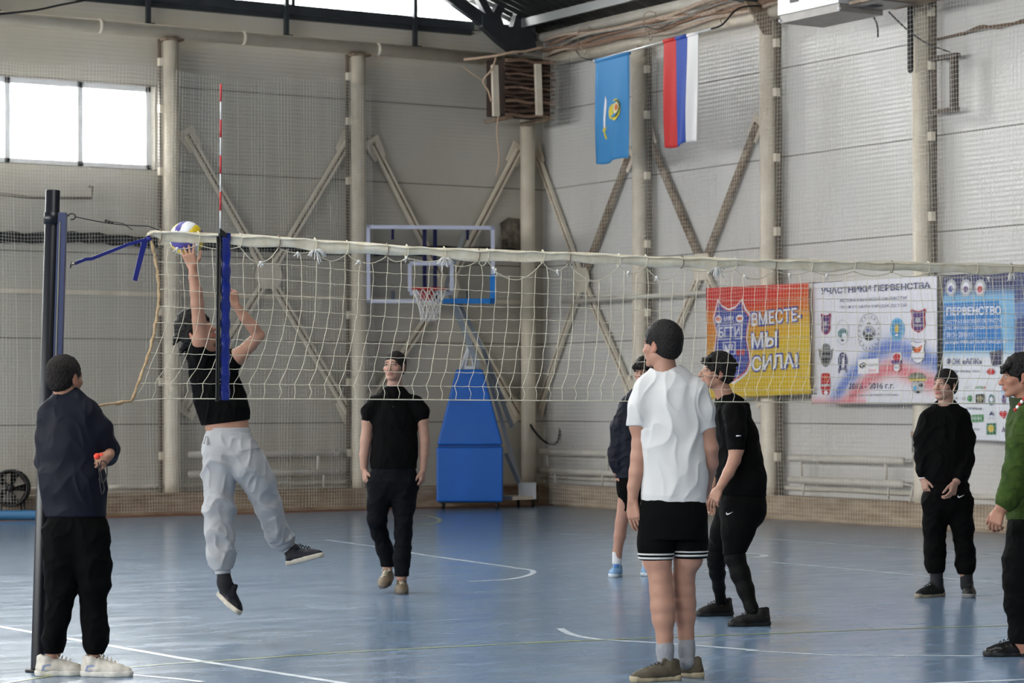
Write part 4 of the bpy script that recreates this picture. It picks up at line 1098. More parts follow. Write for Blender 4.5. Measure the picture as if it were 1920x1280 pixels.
mO = mat('orange ink', (214, 104, 44), 0.55); mGr = mat('green ink', (54, 138, 70), 0.55); mTe = mat('teal grey ink', (92, 128, 134), 0.55); mLg = mat('light grey ink', (176, 178, 184), 0.55); mY = mat('yellow ink', (206, 180, 70), 0.55); mDk = mat('dark photo ink', (56, 54, 84), 0.55)
def shield(t, pos, cu, cv, w, h, m, name, o):
    pts = [(-1, -0.82), (-0.85, -1), (-0.45, -0.86), (0, -0.80), (0.45, -0.86), (0.85, -1), (1, -0.82), (0.86, -0.55), (0.80, -0.2), (0.9, 0.2), (0.84, 0.55), (0.5, 0.83), (0, 1), (-0.5, 0.83), (-0.84, 0.55), (-0.9, 0.2), (-0.80, -0.2), (-0.86, -0.55)]
    return put_poly(t, pos, [(cu+x*w, cv+y*h) for x, y in pts], m, name, o)
# 1: red to yellow banner
def c1(u, v):
    a = v + 0.22*u - 0.05
    red, org, yel = (206, 44, 30), (214, 124, 26), (212, 178, 28)
    def mix(p, q, f): f = max(0, min(1, f)); return tuple(p[i]+(q[i]-p[i])*f for i in range(3))
    a = v - 0.10*u
    return mix(mix(red, org, (a-0.12)/0.14), yel, (a-0.35+0.55*u)/0.55)
t, pos = banner('slogan_banner', 'red to yellow slogan banner with a blue shield emblem on the right wall', [(1324, 540), (1517, 530), (1521, 738), (1327, 748)], 0.004, c1, d=0.50,
                folds=[(0.85, 0.45, 0.45, 0.05, 0.008), (0.75, 0.97, 1.2, 0.05, 0.012)])
def shp(sc, cu=0.255, cv=0.475): return [(cu+x*sc*0.185, cv+y*sc*0.345) for x, y in ((-0.66, -1.02), (-0.45, -0.86), (-0.1, -0.76), (0.25, -0.82), (0.58, -1.0), (0.75, -0.75), (1.0, -0.58), (0.86, -0.30), (0.78, 0.0), (0.90, 0.35), (0.96, 0.62), (0.78, 0.85), (0.42, 1.0), (0.05, 1.1), (-0.35, 1.0), (-0.78, 0.82), (-0.98, 0.5), (-0.86, 0.1), (-0.76, -0.2), (-0.92, -0.55))]
put_poly(t, pos, shp(1.06), mW, 'shield_outline', 0.006); put_poly(t, pos, shp(1.0), mR, 'shield_rim', 0.0085); put_poly(t, pos, shp(0.955), mB, 'shield_field', 0.011)
put_text(t, pos, 'МФК', 0.19, 0.29, 0.255, 0.315, mW, 0.015, 0.014)
put_poly(t, pos, ell(0.135, 0.29, 0.034, 0.036), mW, 'round_badge', 0.013); put_poly(t, pos, ell(0.345, 0.29, 0.036, 0.036), mW, 'round_badge', 0.013)
put_poly(t, pos, ell(0.135, 0.285, 0.024, 0.017), mO, 'badge_mark', 0.0155); put_poly(t, pos, ell(0.345, 0.29, 0.026, 0.014), mO, 'badge_mark', 0.0155)
put_poly(t, pos, [(0.115, 0.34), (0.365, 0.34), (0.36, 0.475), (0.125, 0.475)], mW, 'name_outline', 0.013)
put_poly(t, pos, [(0.122, 0.347), (0.358, 0.347), (0.353, 0.468), (0.132, 0.468)], mB, 'name_field', 0.0155)
put_text(t, pos, 'БГТИ', 0.14, 0.345, 0.36, 0.455, mW, 0.02, 0.018)
put_poly(t, pos, [(0.175, 0.495), (0.30, 0.495), (0.295, 0.61), (0.18, 0.61)], mW, 'number_outline', 0.013)
put_poly(t, pos, [(0.183, 0.503), (0.292, 0.503), (0.287, 0.602), (0.188, 0.602)], mB, 'number_field', 0.0155); put_text(t, pos, '№', 0.195, 0.275, 0.515, 0.592, mW, 0.01, 0.018)
for c in (0.325, 0.372): put_poly(t, pos, ell(c, 0.595, 0.018, 0.030), mR, 'red_drop', 0.014)
for s_, u0, u1, v0, v1, rs in (('ВМЕСТЕ-', 0.46, 0.93, 0.245, 0.365, -0.03), ('МЫ', 0.455, 0.70, 0.43, 0.565, -0.008), ('СИЛА!', 0.455, 0.89, 0.64, 0.77, -0.015)):
    put_text(t, pos, s_, u0-0.012, u1+0.012, v0-0.014, v1+0.014, mB, 0.045, 0.009, 'lettering_outline', rise=rs); put_text(t, pos, s_, u0, u1, v0, v1, mW, 0.015, 0.014, rise=rs)
# 2: white participants banner
def wv(u, v, ramp=None):
    # tricolour ribbon sweeping from the bottom left up to the right
    c = (228, 227, 236)
    cen = 0.97 - 0.46*math.sin(max(0, min(1, (u-0.15)/0.55))*PI/2) + max(0, u-0.68)*0.45
    d = (v-cen)
    def mix(p, q, f): f = max(0, min(1, f)); return tuple(p[i]+(q[i]-p[i])*f for i in range(3))
    if u > 0.12:
        fade = min(1, (u-0.12)/0.1)*(1 if u < 0.9 else 1)
        wdt = 0.075
        fb = math.exp(-((d-0.03)/wdt)**2); fr_ = math.exp(-((d-0.20)/(wdt*0.95))**2)
        c = mix(c, (84, 112, 190), fb*0.9*fade); c = mix(c, (214, 88, 96), fr_*0.75*fade)
    if v > 0.93: c = mix(c, (224, 120, 130), (v-0.93)/0.07*0.8*(u < 0.45))
    return c
t, pos = banner('team_banner', 'white banner with two rows of club crests and a red and blue ribbon', [(1523, 531), (1757, 517), (1757, 757), (1522, 757)], 0.0015, wv, 90, 80, d=0.42)
def T2(s, x0, x1, y0, y1, m, bold=0.0, **k):
    put_text(t, pos, s, (x0-1520)/237, (x1-1520)/237, y0, y1, m, bold, **k)
def zx(x): return (x/3.765-2)/235.0         # from the 3.765x view of the banner to u
def zy(x, y): X = 1520+x/3.765; Yp = 500+y/3.765; top = 531-14*(X-1523)/234; return (Yp-top)/(757-top)
def zT(s, x0, x1, y0, y1, m, bold=0.0, o=0.008, rise=True, **k):
    put_text(t, pos, s, zx(x0), zx(x1), zy(x0, y0), zy(x0, y1), m, bold, o, rise=(zy(x1, y0-0.0)-zy(x0, y0))-0.0 if rise is True else rise, **k)
def zE(x, y, rx_, ry_, m, nm, o=0.006): put_poly(t, pos, ell(zx(x), zy(x, y), rx_/3.765/235, ry_/3.765/228), m, nm, o)
def zR(x, y, rx_, ry_, w, m, nm, o=0.006): ringp(t, pos, zx(x), zy(x, y), rx_/3.765/235, ry_/3.765/228, w, m, nm, o)
def zP(P, m, nm, o=0.006): put_poly(t, pos, [(zx(x), zy(x, y)) for x, y in P], m, nm, o)
def zS(x, y, w, h, m, nm, o=0.006): shield(t, pos, zx(x), zy(x, y), w/3.765/235, h/3.765/228, m, nm, o)
zT('УЧАСТНИКИ ПЕРВЕНСТВА', 78, 850, 150, 195, mDB, 0.02, rise=(zy(850, 106)-zy(78, 150)))
zT('АСТРАХАНСКОЙ ОБЛАСТИ', 218, 690, 222, 250, mDB, 0.0, rise=(zy(690, 200)-zy(218, 222)))
zT('ПО ФУТЗАЛУ СРЕДИ ДЕТЕЙ', 218, 690, 272, 300, mDB, 0.0, rise=(zy(690, 255)-zy(218, 272)))
def crest(x, y, w, h):
    zS(x, y, w, h, mR, 'crest_rim', 0.006); zS(x, y, w*0.86, h*0.9, mP, 'crest_field', 0.009)
    zE(x, y-h*0.05, w*0.35, h*0.22, mLg, 'crest_mark', 0.012); zP([(x-w*.5, y+h*.35), (x+w*.5, y+h*.35), (x+w*.45, y+h*.45), (x-w*.45, y+h*.45)], mLg, 'crest_band', 0.012)
crest(115, 405, 38, 78); crest(770, 380, 54, 82)
zR(238, 462, 50, 88, 0.05, mLg, 'badge_ring'); zE(240, 470, 36, 36, mTe, 'bird_head'); zE(252, 492, 16, 26, mW, 'bird_face', 0.009); zE(240, 518, 10, 8, mK, 'bird_beak', 0.011)
zR(428, 462, 82, 132, 0.03, mG, 'ball_badge_ring'); zR(428, 462, 60, 100, 0.03, mLg, 'ball_badge_ring'); zE(428, 468, 46, 54, mLg, 'football', 0.007); zE(428, 498, 28, 22, mK, 'football_patch', 0.010)
star = []
for i in range(10):
    a = -PI/2 + PI*i/5; r = 24 if i % 2 == 0 else 10; star.append((428+r*math.cos(a), 446+r*1.1*math.sin(a)))
zP(star, mB, 'blue_star', 0.011); zE(395, 470, 8, 14, mK, 'football_patch', 0.010); zE(462, 470, 8, 14, mK, 'football_patch', 0.010); zE(428, 400, 12, 6, mK, 'football_patch', 0.010)
for i in range(18):
    a = 2*PI*i/18+0.1; zP([(428+70*math.cos(a)-3, 462+114*math.sin(a)-6), (428+70*math.cos(a)+4, 462+114*math.sin(a)-6), (428+70*math.cos(a)+4, 462+114*math.sin(a)+6), (428+70*math.cos(a)-3, 462+114*math.sin(a)+6)], mG, 'badge_lettering', 0.008)
zE(626, 442, 50, 80, mSk, 'oval_badge'); zE(626, 442, 38, 62, mat('mid blue ink', (60, 140, 190), 0.55), 'oval_field', 0.009); zE(626, 436, 14, 30, mY, 'oval_mark', 0.012); zE(626, 482, 10, 8, mW, 'oval_mark', 0.012)
zP([(60, 575), (80, 590), (90, 550), (115, 538), (140, 550), (150, 590), (168, 575), (160, 640), (135, 695), (112, 708), (90, 695), (68, 640)], mG, 'skull_crest', 0.006); zE(100, 610, 16, 10, mK, 'skull_eye', 0.009); zE(132, 610, 16, 10, mK, 'skull_eye', 0.009); zE(115, 660, 24, 16, mK, 'skull_jaw', 0.009); zP([(80, 648), (150, 648), (146, 654), (84, 654)], mK, 'skull_band', 0.009)
zT('Д', 208, 272, 625, 750, mDB, 0.02, rise=0); zR(240, 665, 34, 62, 0.22, mDB, 'letter_loop', 0.009)
zP([(350, 655), (498, 645), (498, 750), (350, 757)], mat('paper white ink', (236, 234, 238), 0.55), 'white_label', 0.007)
zT('Ф', 362, 420, 675, 722, mK, 0.04, 0.010, rise=0); zT('ЛАГО', 428, 488, 680, 705, mLg, 0.02, 0.010, rise=0); zT('БАНК', 430, 486, 722, 742, mat('pink ink', (222, 150, 160), 0.55), 0.02, 0.010, rise=0)
zE(625, 640, 34, 36, mW, 'small_crest', 0.006); zE(625, 640, 28, 30, mR, 'small_crest_top', 0.009); zP([(588, 660), (662, 660), (656, 688), (594, 688)], mP, 'small_crest_band', 0.010); zE(625, 712, 30, 34, mR, 'small_crest_low', 0.009); zE(625, 712, 22, 26, mW, 'small_crest_low', 0.011); zT('1994', 605, 645, 704, 720, mK, 0.0, 0.013, rise=0)
zS(770, 600, 52, 80, mG, 'fox_shield', 0.006); zS(770, 600, 48, 75, mW, 'fox_field', 0.009); zP([(728, 555), (765, 572), (800, 550), (792, 592), (762, 612), (742, 598)], mO, 'fox_mark', 0.012); zP([(728, 555), (750, 565), (748, 595), (735, 590)], mK, 'fox_ear', 0.014); zP([(730, 640), (810, 640), (806, 652), (734, 652)], mLg, 'fox_band', 0.012)
zP([(84, 755), (100, 750), (130, 750), (148, 757), (150, 850), (138, 900), (118, 908), (92, 900), (78, 850), (80, 790)], mR, 'red_shield', 0.006); zE(118, 780, 12, 18, mO, 'red_shield_mark', 0.009); zP([(78, 828), (152, 826), (152, 842), (78, 844)], mLg, 'red_shield_band', 0.009); zP([(100, 890), (118, 870), (138, 890), (120, 905)], mW, 'red_shield_ball', 0.009)
zE(764, 780, 60, 32, mat('olive ink', (112, 116, 96), 0.55), 'beret', 0.006); zP([(706, 790), (826, 790), (820, 806), (712, 806)], mY, 'beret_band', 0.009); zE(766, 842, 44, 52, mLg, 'beret_face', 0.005); zE(750, 858, 16, 14, mSk, 'beret_patch', 0.010); zE(790, 835, 14, 12, mK, 'beret_patch', 0.010); zE(770, 885, 14, 8, mK, 'beret_patch', 0.010)
zT('2015 - 2016 г.г.', 285, 605, 822, 862, mDB, 0.015, rise=0); zT('физкультурно-спортивный комплекс', 255, 635, 895, 914, mG, 0.0, rise=0)
# 3: blue league banner at the right edge
def wb(u, v):
    def mix(p, q, f): f = max(0, min(1, f)); return tuple(p[i]+(q[i]-p[i])*f for i in range(3))
    navy, pale, white = (46, 48, 92), (120, 176, 214), (224, 226, 234)
    c = navy
    if u < 0.62:
        c = mix(navy, pale, (v-0.07)/0.07) if v < 0.16 else (mix(pale, white, (v-0.45)/0.06))
    else:
        c = mix(navy, (70, 84, 130), math.sin(u*9+v*4)*0.5+0.5) if v < 0.5 else mix(navy, white, (v-0.5)/0.15)
        if abs((v-0.12)-(1.0-u)*0.3) < 0.05: c = mix(c, (120, 160, 210), 0.6)
    if v > 0.62: c = white
    if 0.60 < v < 0.78 and u > 0.5: c = mix(white, (120, 176, 220), 0.6*math.exp(-((v-0.68)/0.06)**2))
    return c
t, pos = banner('league_banner', 'blue and white banner with sponsor logos at the right edge', [(1769, 517), (1990, 504), (1990, 832), (1767, 822)], 0.0015, wb, 80, 90, d=0.42)
def zx(x): return (1520+x/3.765-1769)/221.0
def zy(x, y): X = 1520+x/3.765; Yp = 500+y/3.765; top = 517-13*(X-1769)/221; bot = 822+10*(X-1769)/221; return (Yp-top)/(bot-top)
def zE(x, y, rx_, ry_, m, nm, o=0.006): put_poly(t, pos, ell(zx(x), zy(x, y), rx_/3.765/221, ry_/3.765/308), m, nm, o)
def zR(x, y, rx_, ry_, w, m, nm, o=0.006): ringp(t, pos, zx(x), zy(x, y), rx_/3.765/221, ry_/3.765/308, w, m, nm, o)
zP([(942, 260), (1340, 240), (1372, 590), (942, 590)], mat('cobalt ink', (38, 120, 190), 0.55), 'blue_panel', 0.006)
for x, m2 in ((1000, mB), (1110, mP), (1212, mR)):
    zE(x, 148, 40, 60, mLg, 'round_crest', 0.006); zE(x, 150, 26, 40, mW, 'round_crest_field', 0.009); zE(x, 158, 18, 24, m2, 'round_crest_mark', 0.012)
zT('ПЕРВЕНСТВО', 968, 1362, 285, 345, mW, 0.03, 0.010, rise=zy(1362, 275)-zy(968, 285))
zT('АСТРАХАНСКОЙ ОБЛАСТИ', 970, 1366, 372, 402, mW, 0.01, 0.010, rise=0); zT('ПО ФУТЗАЛУ СРЕДИ ДЕТЕЙ', 970, 1366, 418, 446, mW, 0.01, 0.010, rise=0)
zT('2015 - 2016 г.г.', 970, 1172, 462, 496, mW, 0.01, 0.010, rise=0); zT('на призы МФК «БГТИ» ФУТЗАЛ ДЕТЯМ', 962, 1410, 520, 552, mW, 0.01, 0.010, rise=0)
zT('ФОК «АПК»', 970, 1228, 645, 690, mDB, 0.01, 0.010, rise=0); zT('ул. Куликова, 42/2', 970, 1206, 725, 748, mDB, 0.0, 0.010, rise=0)
zP([(1280, 600), (1370, 585), (1370, 690), (1295, 700)], mDk, 'player_photo', 0.007); zE(1290, 740, 28, 22, mR, 'red_mark', 0.009)
zT('АПК', 1180, 1240, 842, 860, mGr, 0.03, 0.010, rise=0); zE(1048, 850, 8, 10, mG, 'logo_dot', 0.009); zT('СПОРТ', 1098, 1140, 845, 862, mLg, 0.0, 0.009, rise=0); zE(1248, 852, 8, 8, mR, 'logo_dot', 0.009)
zT('СТАР', 1004, 1050, 918, 936, mG, 0.01, 0.009, rise=0); zE(1098, 930, 14, 12, mLg, 'round_logo', 0.008); zE(1140, 930, 18, 22, mGr, 'round_logo', 0.008)
zP([(1184, 900), (1246, 896), (1246, 962), (1184, 962)], mK, 'square_logo', 0.008); zE(1215, 930, 22, 20, mat('khaki ink', (140, 132, 96), 0.55), 'square_logo_mark', 0.010)
zE(1296, 940, 22, 40, mTe, 'crest_logo', 0.008); zE(1296, 936, 12, 18, mW, 'crest_logo_mark', 0.010); zE(1382, 938, 14, 34, mP, 'crest_logo', 0.008)
zT('СТРОЙБАНК', 1120, 1230, 988, 1008, mDB, 0.02, 0.009, rise=0); zP([(1278, 1050), (1296, 1018), (1318, 1052), (1300, 1044)], mDB, 'arrow_logo', 0.008); zT('АСТРА', 1276, 1318, 1062, 1074, mG, 0.0, 0.009, rise=0)
zE(1366, 1034, 14, 16, mR, 'heart_logo', 0.008); zE(1392, 1032, 14, 16, mR, 'heart_logo', 0.009); zP([(1352, 1042), (1406, 1040), (1382, 1074)], mR, 'heart_logo', 0.010)
zP([(1152, 1045), (1238, 1042), (1238, 1094), (1152, 1096)], mGr, 'green_label', 0.008); zT('МЕДСЕРВИС', 1160, 1230, 1060, 1080, mW, 0.02, 0.011, rise=0)
zT('КУБОК', 1156, 1214, 1138, 1154, mG, 0.01, 0.009, rise=0); zP([(1262, 1105), (1328, 1103), (1328, 1184), (1262, 1186)], mat('deep green ink', (40, 112, 80), 0.55), 'green_square', 0.008); zE(1295, 1142, 22, 26, mY, 'tree_logo', 0.011); zP([(1368, 1165), (1380, 1125), (1394, 1165)], mP, 'flame_logo', 0.008)

# ------------------------------------------------------------------ protective nets in front of both walls
def safety_net(label, A, Bp, ztop, pitch, r, sag):
    L = (Bp-A).length; d = (Bp-A)/L; n = d.cross(UP).normalized(); mb = MB()
    if n.dot(V((-1, -1, 0))) < 0: n = -n
    def wav(s, z): return n*(0.05*math.sin(s*1.3+z*0.7)+0.03*math.sin(s*3.1)) 
    k = 0; s = 0.0
    while s < L:
        top = ztop - sag*(0.5+0.5*math.sin(s*2.2)) - 0.03*math.sin(s*7)
        pts = []
        for j in range(7):
            z = 0.04 + (top-0.04)*j/6; p = A + d*(s+0.012*math.sin(j*1.9+k*0.7)) + wav(s, z); p.z = z; pts.append(p)
        mb.tube(pts, r, 3, sm=False, caps=False); s += pitch; k += 1
    z = 0.06; k = 0
    while z < ztop-0.02:
        pts = []
        m = int(L/0.7)
        for j in range(m+1):
            s = L*j/m; zz = z*(ztop-sag*(0.5+0.5*math.sin(s*2.2)))/ztop; p = A+d*s+wav(s, z); p.z = zz+0.006*math.sin(j*1.3+k*0.5); pts.append(p)
        mb.tube(pts, r, 3, sm=False, caps=False); z += pitch; k += 1
    o = mb.build('safety_net', M_cord_w, fix=False); tag(o, label, 'net'); return o
safety_net('fine white ball-stop net hanging in front of the back wall and window', V((back(-60, 500, .42).x, WY-0.42, 0)), V((back(705, 500, .42).x, WY-0.42, 0)), 5.72, 0.042, 0.0018, 0.10)
safety_net('fine white ball-stop net hanging in front of the right wall', V((WX-0.62, right(1030, 500, .62).y, 0)), V((WX-0.62, right(1990, 500, .62).y, 0)), 6.15, 0.05, 0.0016, 0.05)
# ================================================================== PEOPLE: smooth solid fields turned into one surface
class Field:
    def __init__(s, lo, hi, vox):
        s.vox = vox; s.lo = np.array(lo, float); n = np.ceil((np.array(hi)-s.lo)/vox).astype(int)+1
        s.n = n; s.a = np.full(tuple(n), 0.06, np.float32)
    def region(s, lo, hi):
        i0 = np.clip(np.floor((np.array(lo)-s.lo)/s.vox).astype(int), 0, s.n); i1 = np.clip(np.ceil((np.array(hi)-s.lo)/s.vox).astype(int)+1, 0, s.n)
        if (i1 <= i0).any(): return None
        sl = tuple(slice(a, b) for a, b in zip(i0, i1))
        ax = [(s.lo[k] + s.vox*np.arange(i0[k], i1[k])).astype(np.float32) for k in range(3)]
        return sl, ax[0][:, None, None], ax[1][None, :, None], ax[2][None, None, :]
    def mix(s, sl, d, k, sub=False):
        a = s.a[sl]
        if sub:
            d = -d; h = np.clip(0.5-0.5*(a-d)/k, 0, 1) if k > 0 else None
            # smooth max
            s.a[sl] = np.maximum(a, d) if k <= 0 else (a*(1-h)+d*h + k*h*(1-h))
            return
        if k <= 0: s.a[sl] = np.minimum(a, d); return
        h = np.clip(0.5+0.5*(a-d)/k, 0, 1)
        s.a[sl] = a*(1-h)+d*h - k*h*(1-h)
    def chain(s, pts, k=0.02, ratio=1.0, rdir=(0, 1, 0), cuts=(), kin=0.02, sub=False, offs=None, pad=0.0):
        """pts: [(point, radius)], cross-section scaled by `ratio` along rdir; cuts: planes (point, normal) that trim it"""
        P = [np.array(p, float) for p, r in pts]; R = [r+pad for p, r in pts]; mr = max(R)*max(1, ratio)+k+s.vox*3
        lo = np.min(P, axis=0)-mr; hi = np.max(P, axis=0)+mr; g = s.region(lo, hi)
        if g is None: return
        sl, X, Y, Z = g; D = None; rd = np.array(rdir, float); rd /= np.linalg.norm(rd); q = 1.0/ratio-1.0
        segs = list(zip(P, P[1:], R, R[1:])) if len(P) > 1 else [(P[0], P[0]+1e-4, R[0], R[0])]
        for A, B, ra, rb in segs:
            ab = B-A; 
            def sc(v): return v + rd*np.dot(v, rd)*q
            abs_ = sc(ab); L2 = np.dot(abs_, abs_)+1e-12
            x, y, z = X-A[0], Y-A[1], Z-A[2]
            w = (x*rd[0]+y*rd[1]+z*rd[2])*q
            x = x+w*rd[0]; y = y+w*rd[1]; z = z+w*rd[2]
            t = np.clip((x*abs_[0]+y*abs_[1]+z*abs_[2])/L2, 0, 1)
            d = np.sqrt((x-t*abs_[0])**2+(y-t*abs_[1])**2+(z-t*abs_[2])**2) - (ra+(rb-ra)*t)
            d = d*min(1.0, ratio)
            if D is None: D = d
            else:
                h = np.clip(0.5+0.5*(D-d)/kin, 0, 1); D = D*(1-h)+d*h-kin*h*(1-h)
        for cp, cn in cuts:
            cn = np.array(cn, float); cn /= np.linalg.norm(cn)
            D = np.maximum(D, (X-cp[0])*cn[0]+(Y-cp[1])*cn[1]+(Z-cp[2])*cn[2])
        s.mix(sl, D.astype(np.float32), k, sub)
    def ell(s, c, r, frame=None, k=0.01, sub=False):
        """ellipsoid with radii r along the frame axes"""
        fr = np.eye(3) if frame is None else np.array(frame, float); mr = max(r)+k+s.vox*3; c = np.array(c, float)
        g = s.region(c-mr, c+mr)
        if g is None: return
        sl, X, Y, Z = g; x, y, z = X-c[0], Y-c[1], Z-c[2]
        q = 0; q2 = 0
        for i in range(3):
            v = x*fr[i][0]+y*fr[i][1]+z*fr[i][2]; q = q+(v/r[i])**2; q2 = q2+(v/(r[i]**2))**2
        q = np.sqrt(q); d = q*(q-1.0)/np.maximum(np.sqrt(q2), 1e-6)
        s.mix(sl, d.astype(np.float32), k, sub)
    def plane(s, p, n):
        n = np.array(n, float); n /= np.linalg.norm(n); g = s.region(s.lo-1, s.lo+s.n*s.vox+1); sl, X, Y, Z = g
        s.a[sl] = np.maximum(s.a[sl], ((X-p[0])*n[0]+(Y-p[1])*n[1]+(Z-p[2])*n[2]).astype(np.float32))
    def mesh(s):
        bg = s.vox*3
        a = np.clip(s.a, -bg, bg); a[0] = a[-1] = bg; a[:, 0] = a[:, -1] = bg; a[:, :, 0] = a[:, :, -1] = bg
        g = openvdb.FloatGrid(background=bg); g.copyFromArray(np.ascontiguousarray(a), tolerance=1e-7)
        v, q = g.convertToQuads(0.0)
        v = v*s.vox + s.lo
        q = q.astype(np.int64); v = v.astype(np.float64)
        a = v[q[:, 0]]; vol = np.einsum('ij,ij->i', a, np.cross(v[q[:, 2]]-a, v[q[:, 3]]-v[q[:, 1]])).sum()
        return v, (q if vol > 0 else q[:, ::-1])

def np_normals(v, q):
    n = np.zeros_like(v); a = v[q[:, 2]]-v[q[:, 0]]; b = v[q[:, 3]]-v[q[:, 1]]; f = np.cross(a, b)
    for i in range(4): np.add.at(n, q[:, i], f)
    return n/np.maximum(np.linalg.norm(n, axis=1, keepdims=True), 1e-12)
def vnoise(p, seed=0):
    """cheap smooth 3-D value noise in numpy, -1..1"""
    i = np.floor(p).astype(np.int64); f = p-i; f = f*f*(3-2*f); r = 0
    def hsh(x, y, z):
        h = (x*374761393 + y*668265263 + z*2147483647 + seed*974711) & 0x7fffffff
        h = ((h ^ (h >> 13))*1274126177) & 0x7fffffff; h = h ^ (h >> 16)
        return (h & 0xffff)/32767.5-1
    for dx in (0, 1):
        for dy in (0, 1):
            for dz in (0, 1):
                w = (f[:, 0] if dx else 1-f[:, 0])*(f[:, 1] if dy else 1-f[:, 1])*(f[:, 2] if dz else 1-f[:, 2])
                r = r + w*hsh(i[:, 0]+dx, i[:, 1]+dy, i[:, 2]+dz)
    return r
def finish(name, v, q, mats, parent, col=None, sel=None):
    me = bpy.data.meshes.new(name); me.vertices.add(len(v)); me.vertices.foreach_set('co', v.ravel())
    me.loops.add(len(q)*4); me.loops.foreach_set('vertex_index', q.ravel().astype(np.int32))
    me.polygons.add(len(q)); me.polygons.foreach_set('loop_start', np.arange(0, len(q)*4, 4, dtype=np.int32))
    me.polygons.foreach_set('use_smooth', np.ones(len(q), bool))
    for m in (mats if isinstance(mats, (list, tuple)) else [mats]): me.materials.append(m)
    if sel is not None: me.polygons.foreach_set('material_index', sel.astype(np.int32))
    me.update(calc_edges=True); me.validate()
    if col is not None:
        ca = me.color_attributes.new('Col', 'FLOAT_COLOR', 'POINT'); c = np.ones((len(v), 4)); c[:, :3] = col; ca.data.foreach_set('color', c.ravel())
    o = bpy.data.objects.new(name, me); COL.objects.link(o); o.parent = parent; return o
def wrinkle(v, q, amp, freq=9.0, stretch=(1, 1, 1), seed=1, mask=None):
    n = np_normals(v, q); s = np.array(stretch); v0 = v
    c1, s1 = math.cos(.6+seed), math.sin(.6+seed); R1 = np.array([[c1, -s1, 0], [s1, c1, 0], [0, 0, 1]])@np.array([[1, 0, 0], [0, .88, -.47], [0, .47, .88]])
    v = (v*s)@R1.T + 0.02*np.sin(v[:, [1, 2, 0]]*23); s = 1.0
    w = vnoise(v*freq*s, seed); w2 = vnoise(v*freq*2.3*s+7, seed+3)
    w = w + 0.35*vnoise(v*freq*0.6+31, seed+5); d = 0.75*(1-np.minimum(np.abs(w), 1))**3 + 0.40*(1-np.minimum(np.abs(w2), 1))**3 - 0.32
    m = 1.0 if mask is None else mask
    n = n*np.array([1, 1, .35]); return v0 + n*(amp*d*m)[:, None]

M_skin = mat('skin', (255, 255, 255), 0.55, attr='Col', var=0.08, scale=30, spec=0.35)
M_hair = mat('dark brown hair', (20, 16, 15), 0.6, rgb2=(10, 8, 8), scale=60, bump=0.7, bscale=140, spec=0.25)
M_hair2 = mat('short brown hair', (32, 24, 21), 0.65, rgb2=(16, 12, 11), scale=90, bump=0.7, bscale=200, spec=0.3)
M_bcot = mat('black cotton', (7, 7, 8), 0.9, var=0.25, scale=4, bump=0.25, bscale=14, spec=0.1)
M_bjog = mat('black jersey', (6, 6, 7), 0.9, var=0.2, scale=5, bump=0.25, bscale=10, spec=0.1)
M_navyj = mat('navy softshell', (9, 14, 30), 0.65, var=0.25, scale=4, bump=0.2, bscale=10, spec=0.2)
M_navyt = mat('dark navy trousers', (6, 8, 14), 0.8, var=0.2, scale=4, bump=0.2, bscale=10, spec=0.12)
M_wcot = mat('white ribbed cotton', (196, 196, 197), 0.85, var=0.04, scale=4, bump=0.08, bscale=60, stretch=(1, 1, 0.1), spec=0.15)
M_gcot = mat('light grey jogger fleece', (164, 165, 168), 0.9, var=0.06, scale=4, bump=0.3, bscale=30, spec=0.15)
M_green = mat('olive green knit', (50, 70, 22), 0.85, rgb2=(38, 56, 18), scale=22, bump=0.8, bscale=24, spec=0.2)
M_leg = mat('black leggings', (6, 6, 7), 0.7, var=0.2, spec=0.12)
M_sockg = mat('grey ribbed sock', (136, 138, 144), 0.9, var=0.1, scale=30, bump=0.3, bscale=80)
M_sockw = mat('white sock', (206, 206, 208), 0.9, var=0.1, scale=30)
M_sockb = mat('black sock', (20, 20, 26), 0.85)
SKIN = np.array(lin((196, 148, 124))[:3]); 

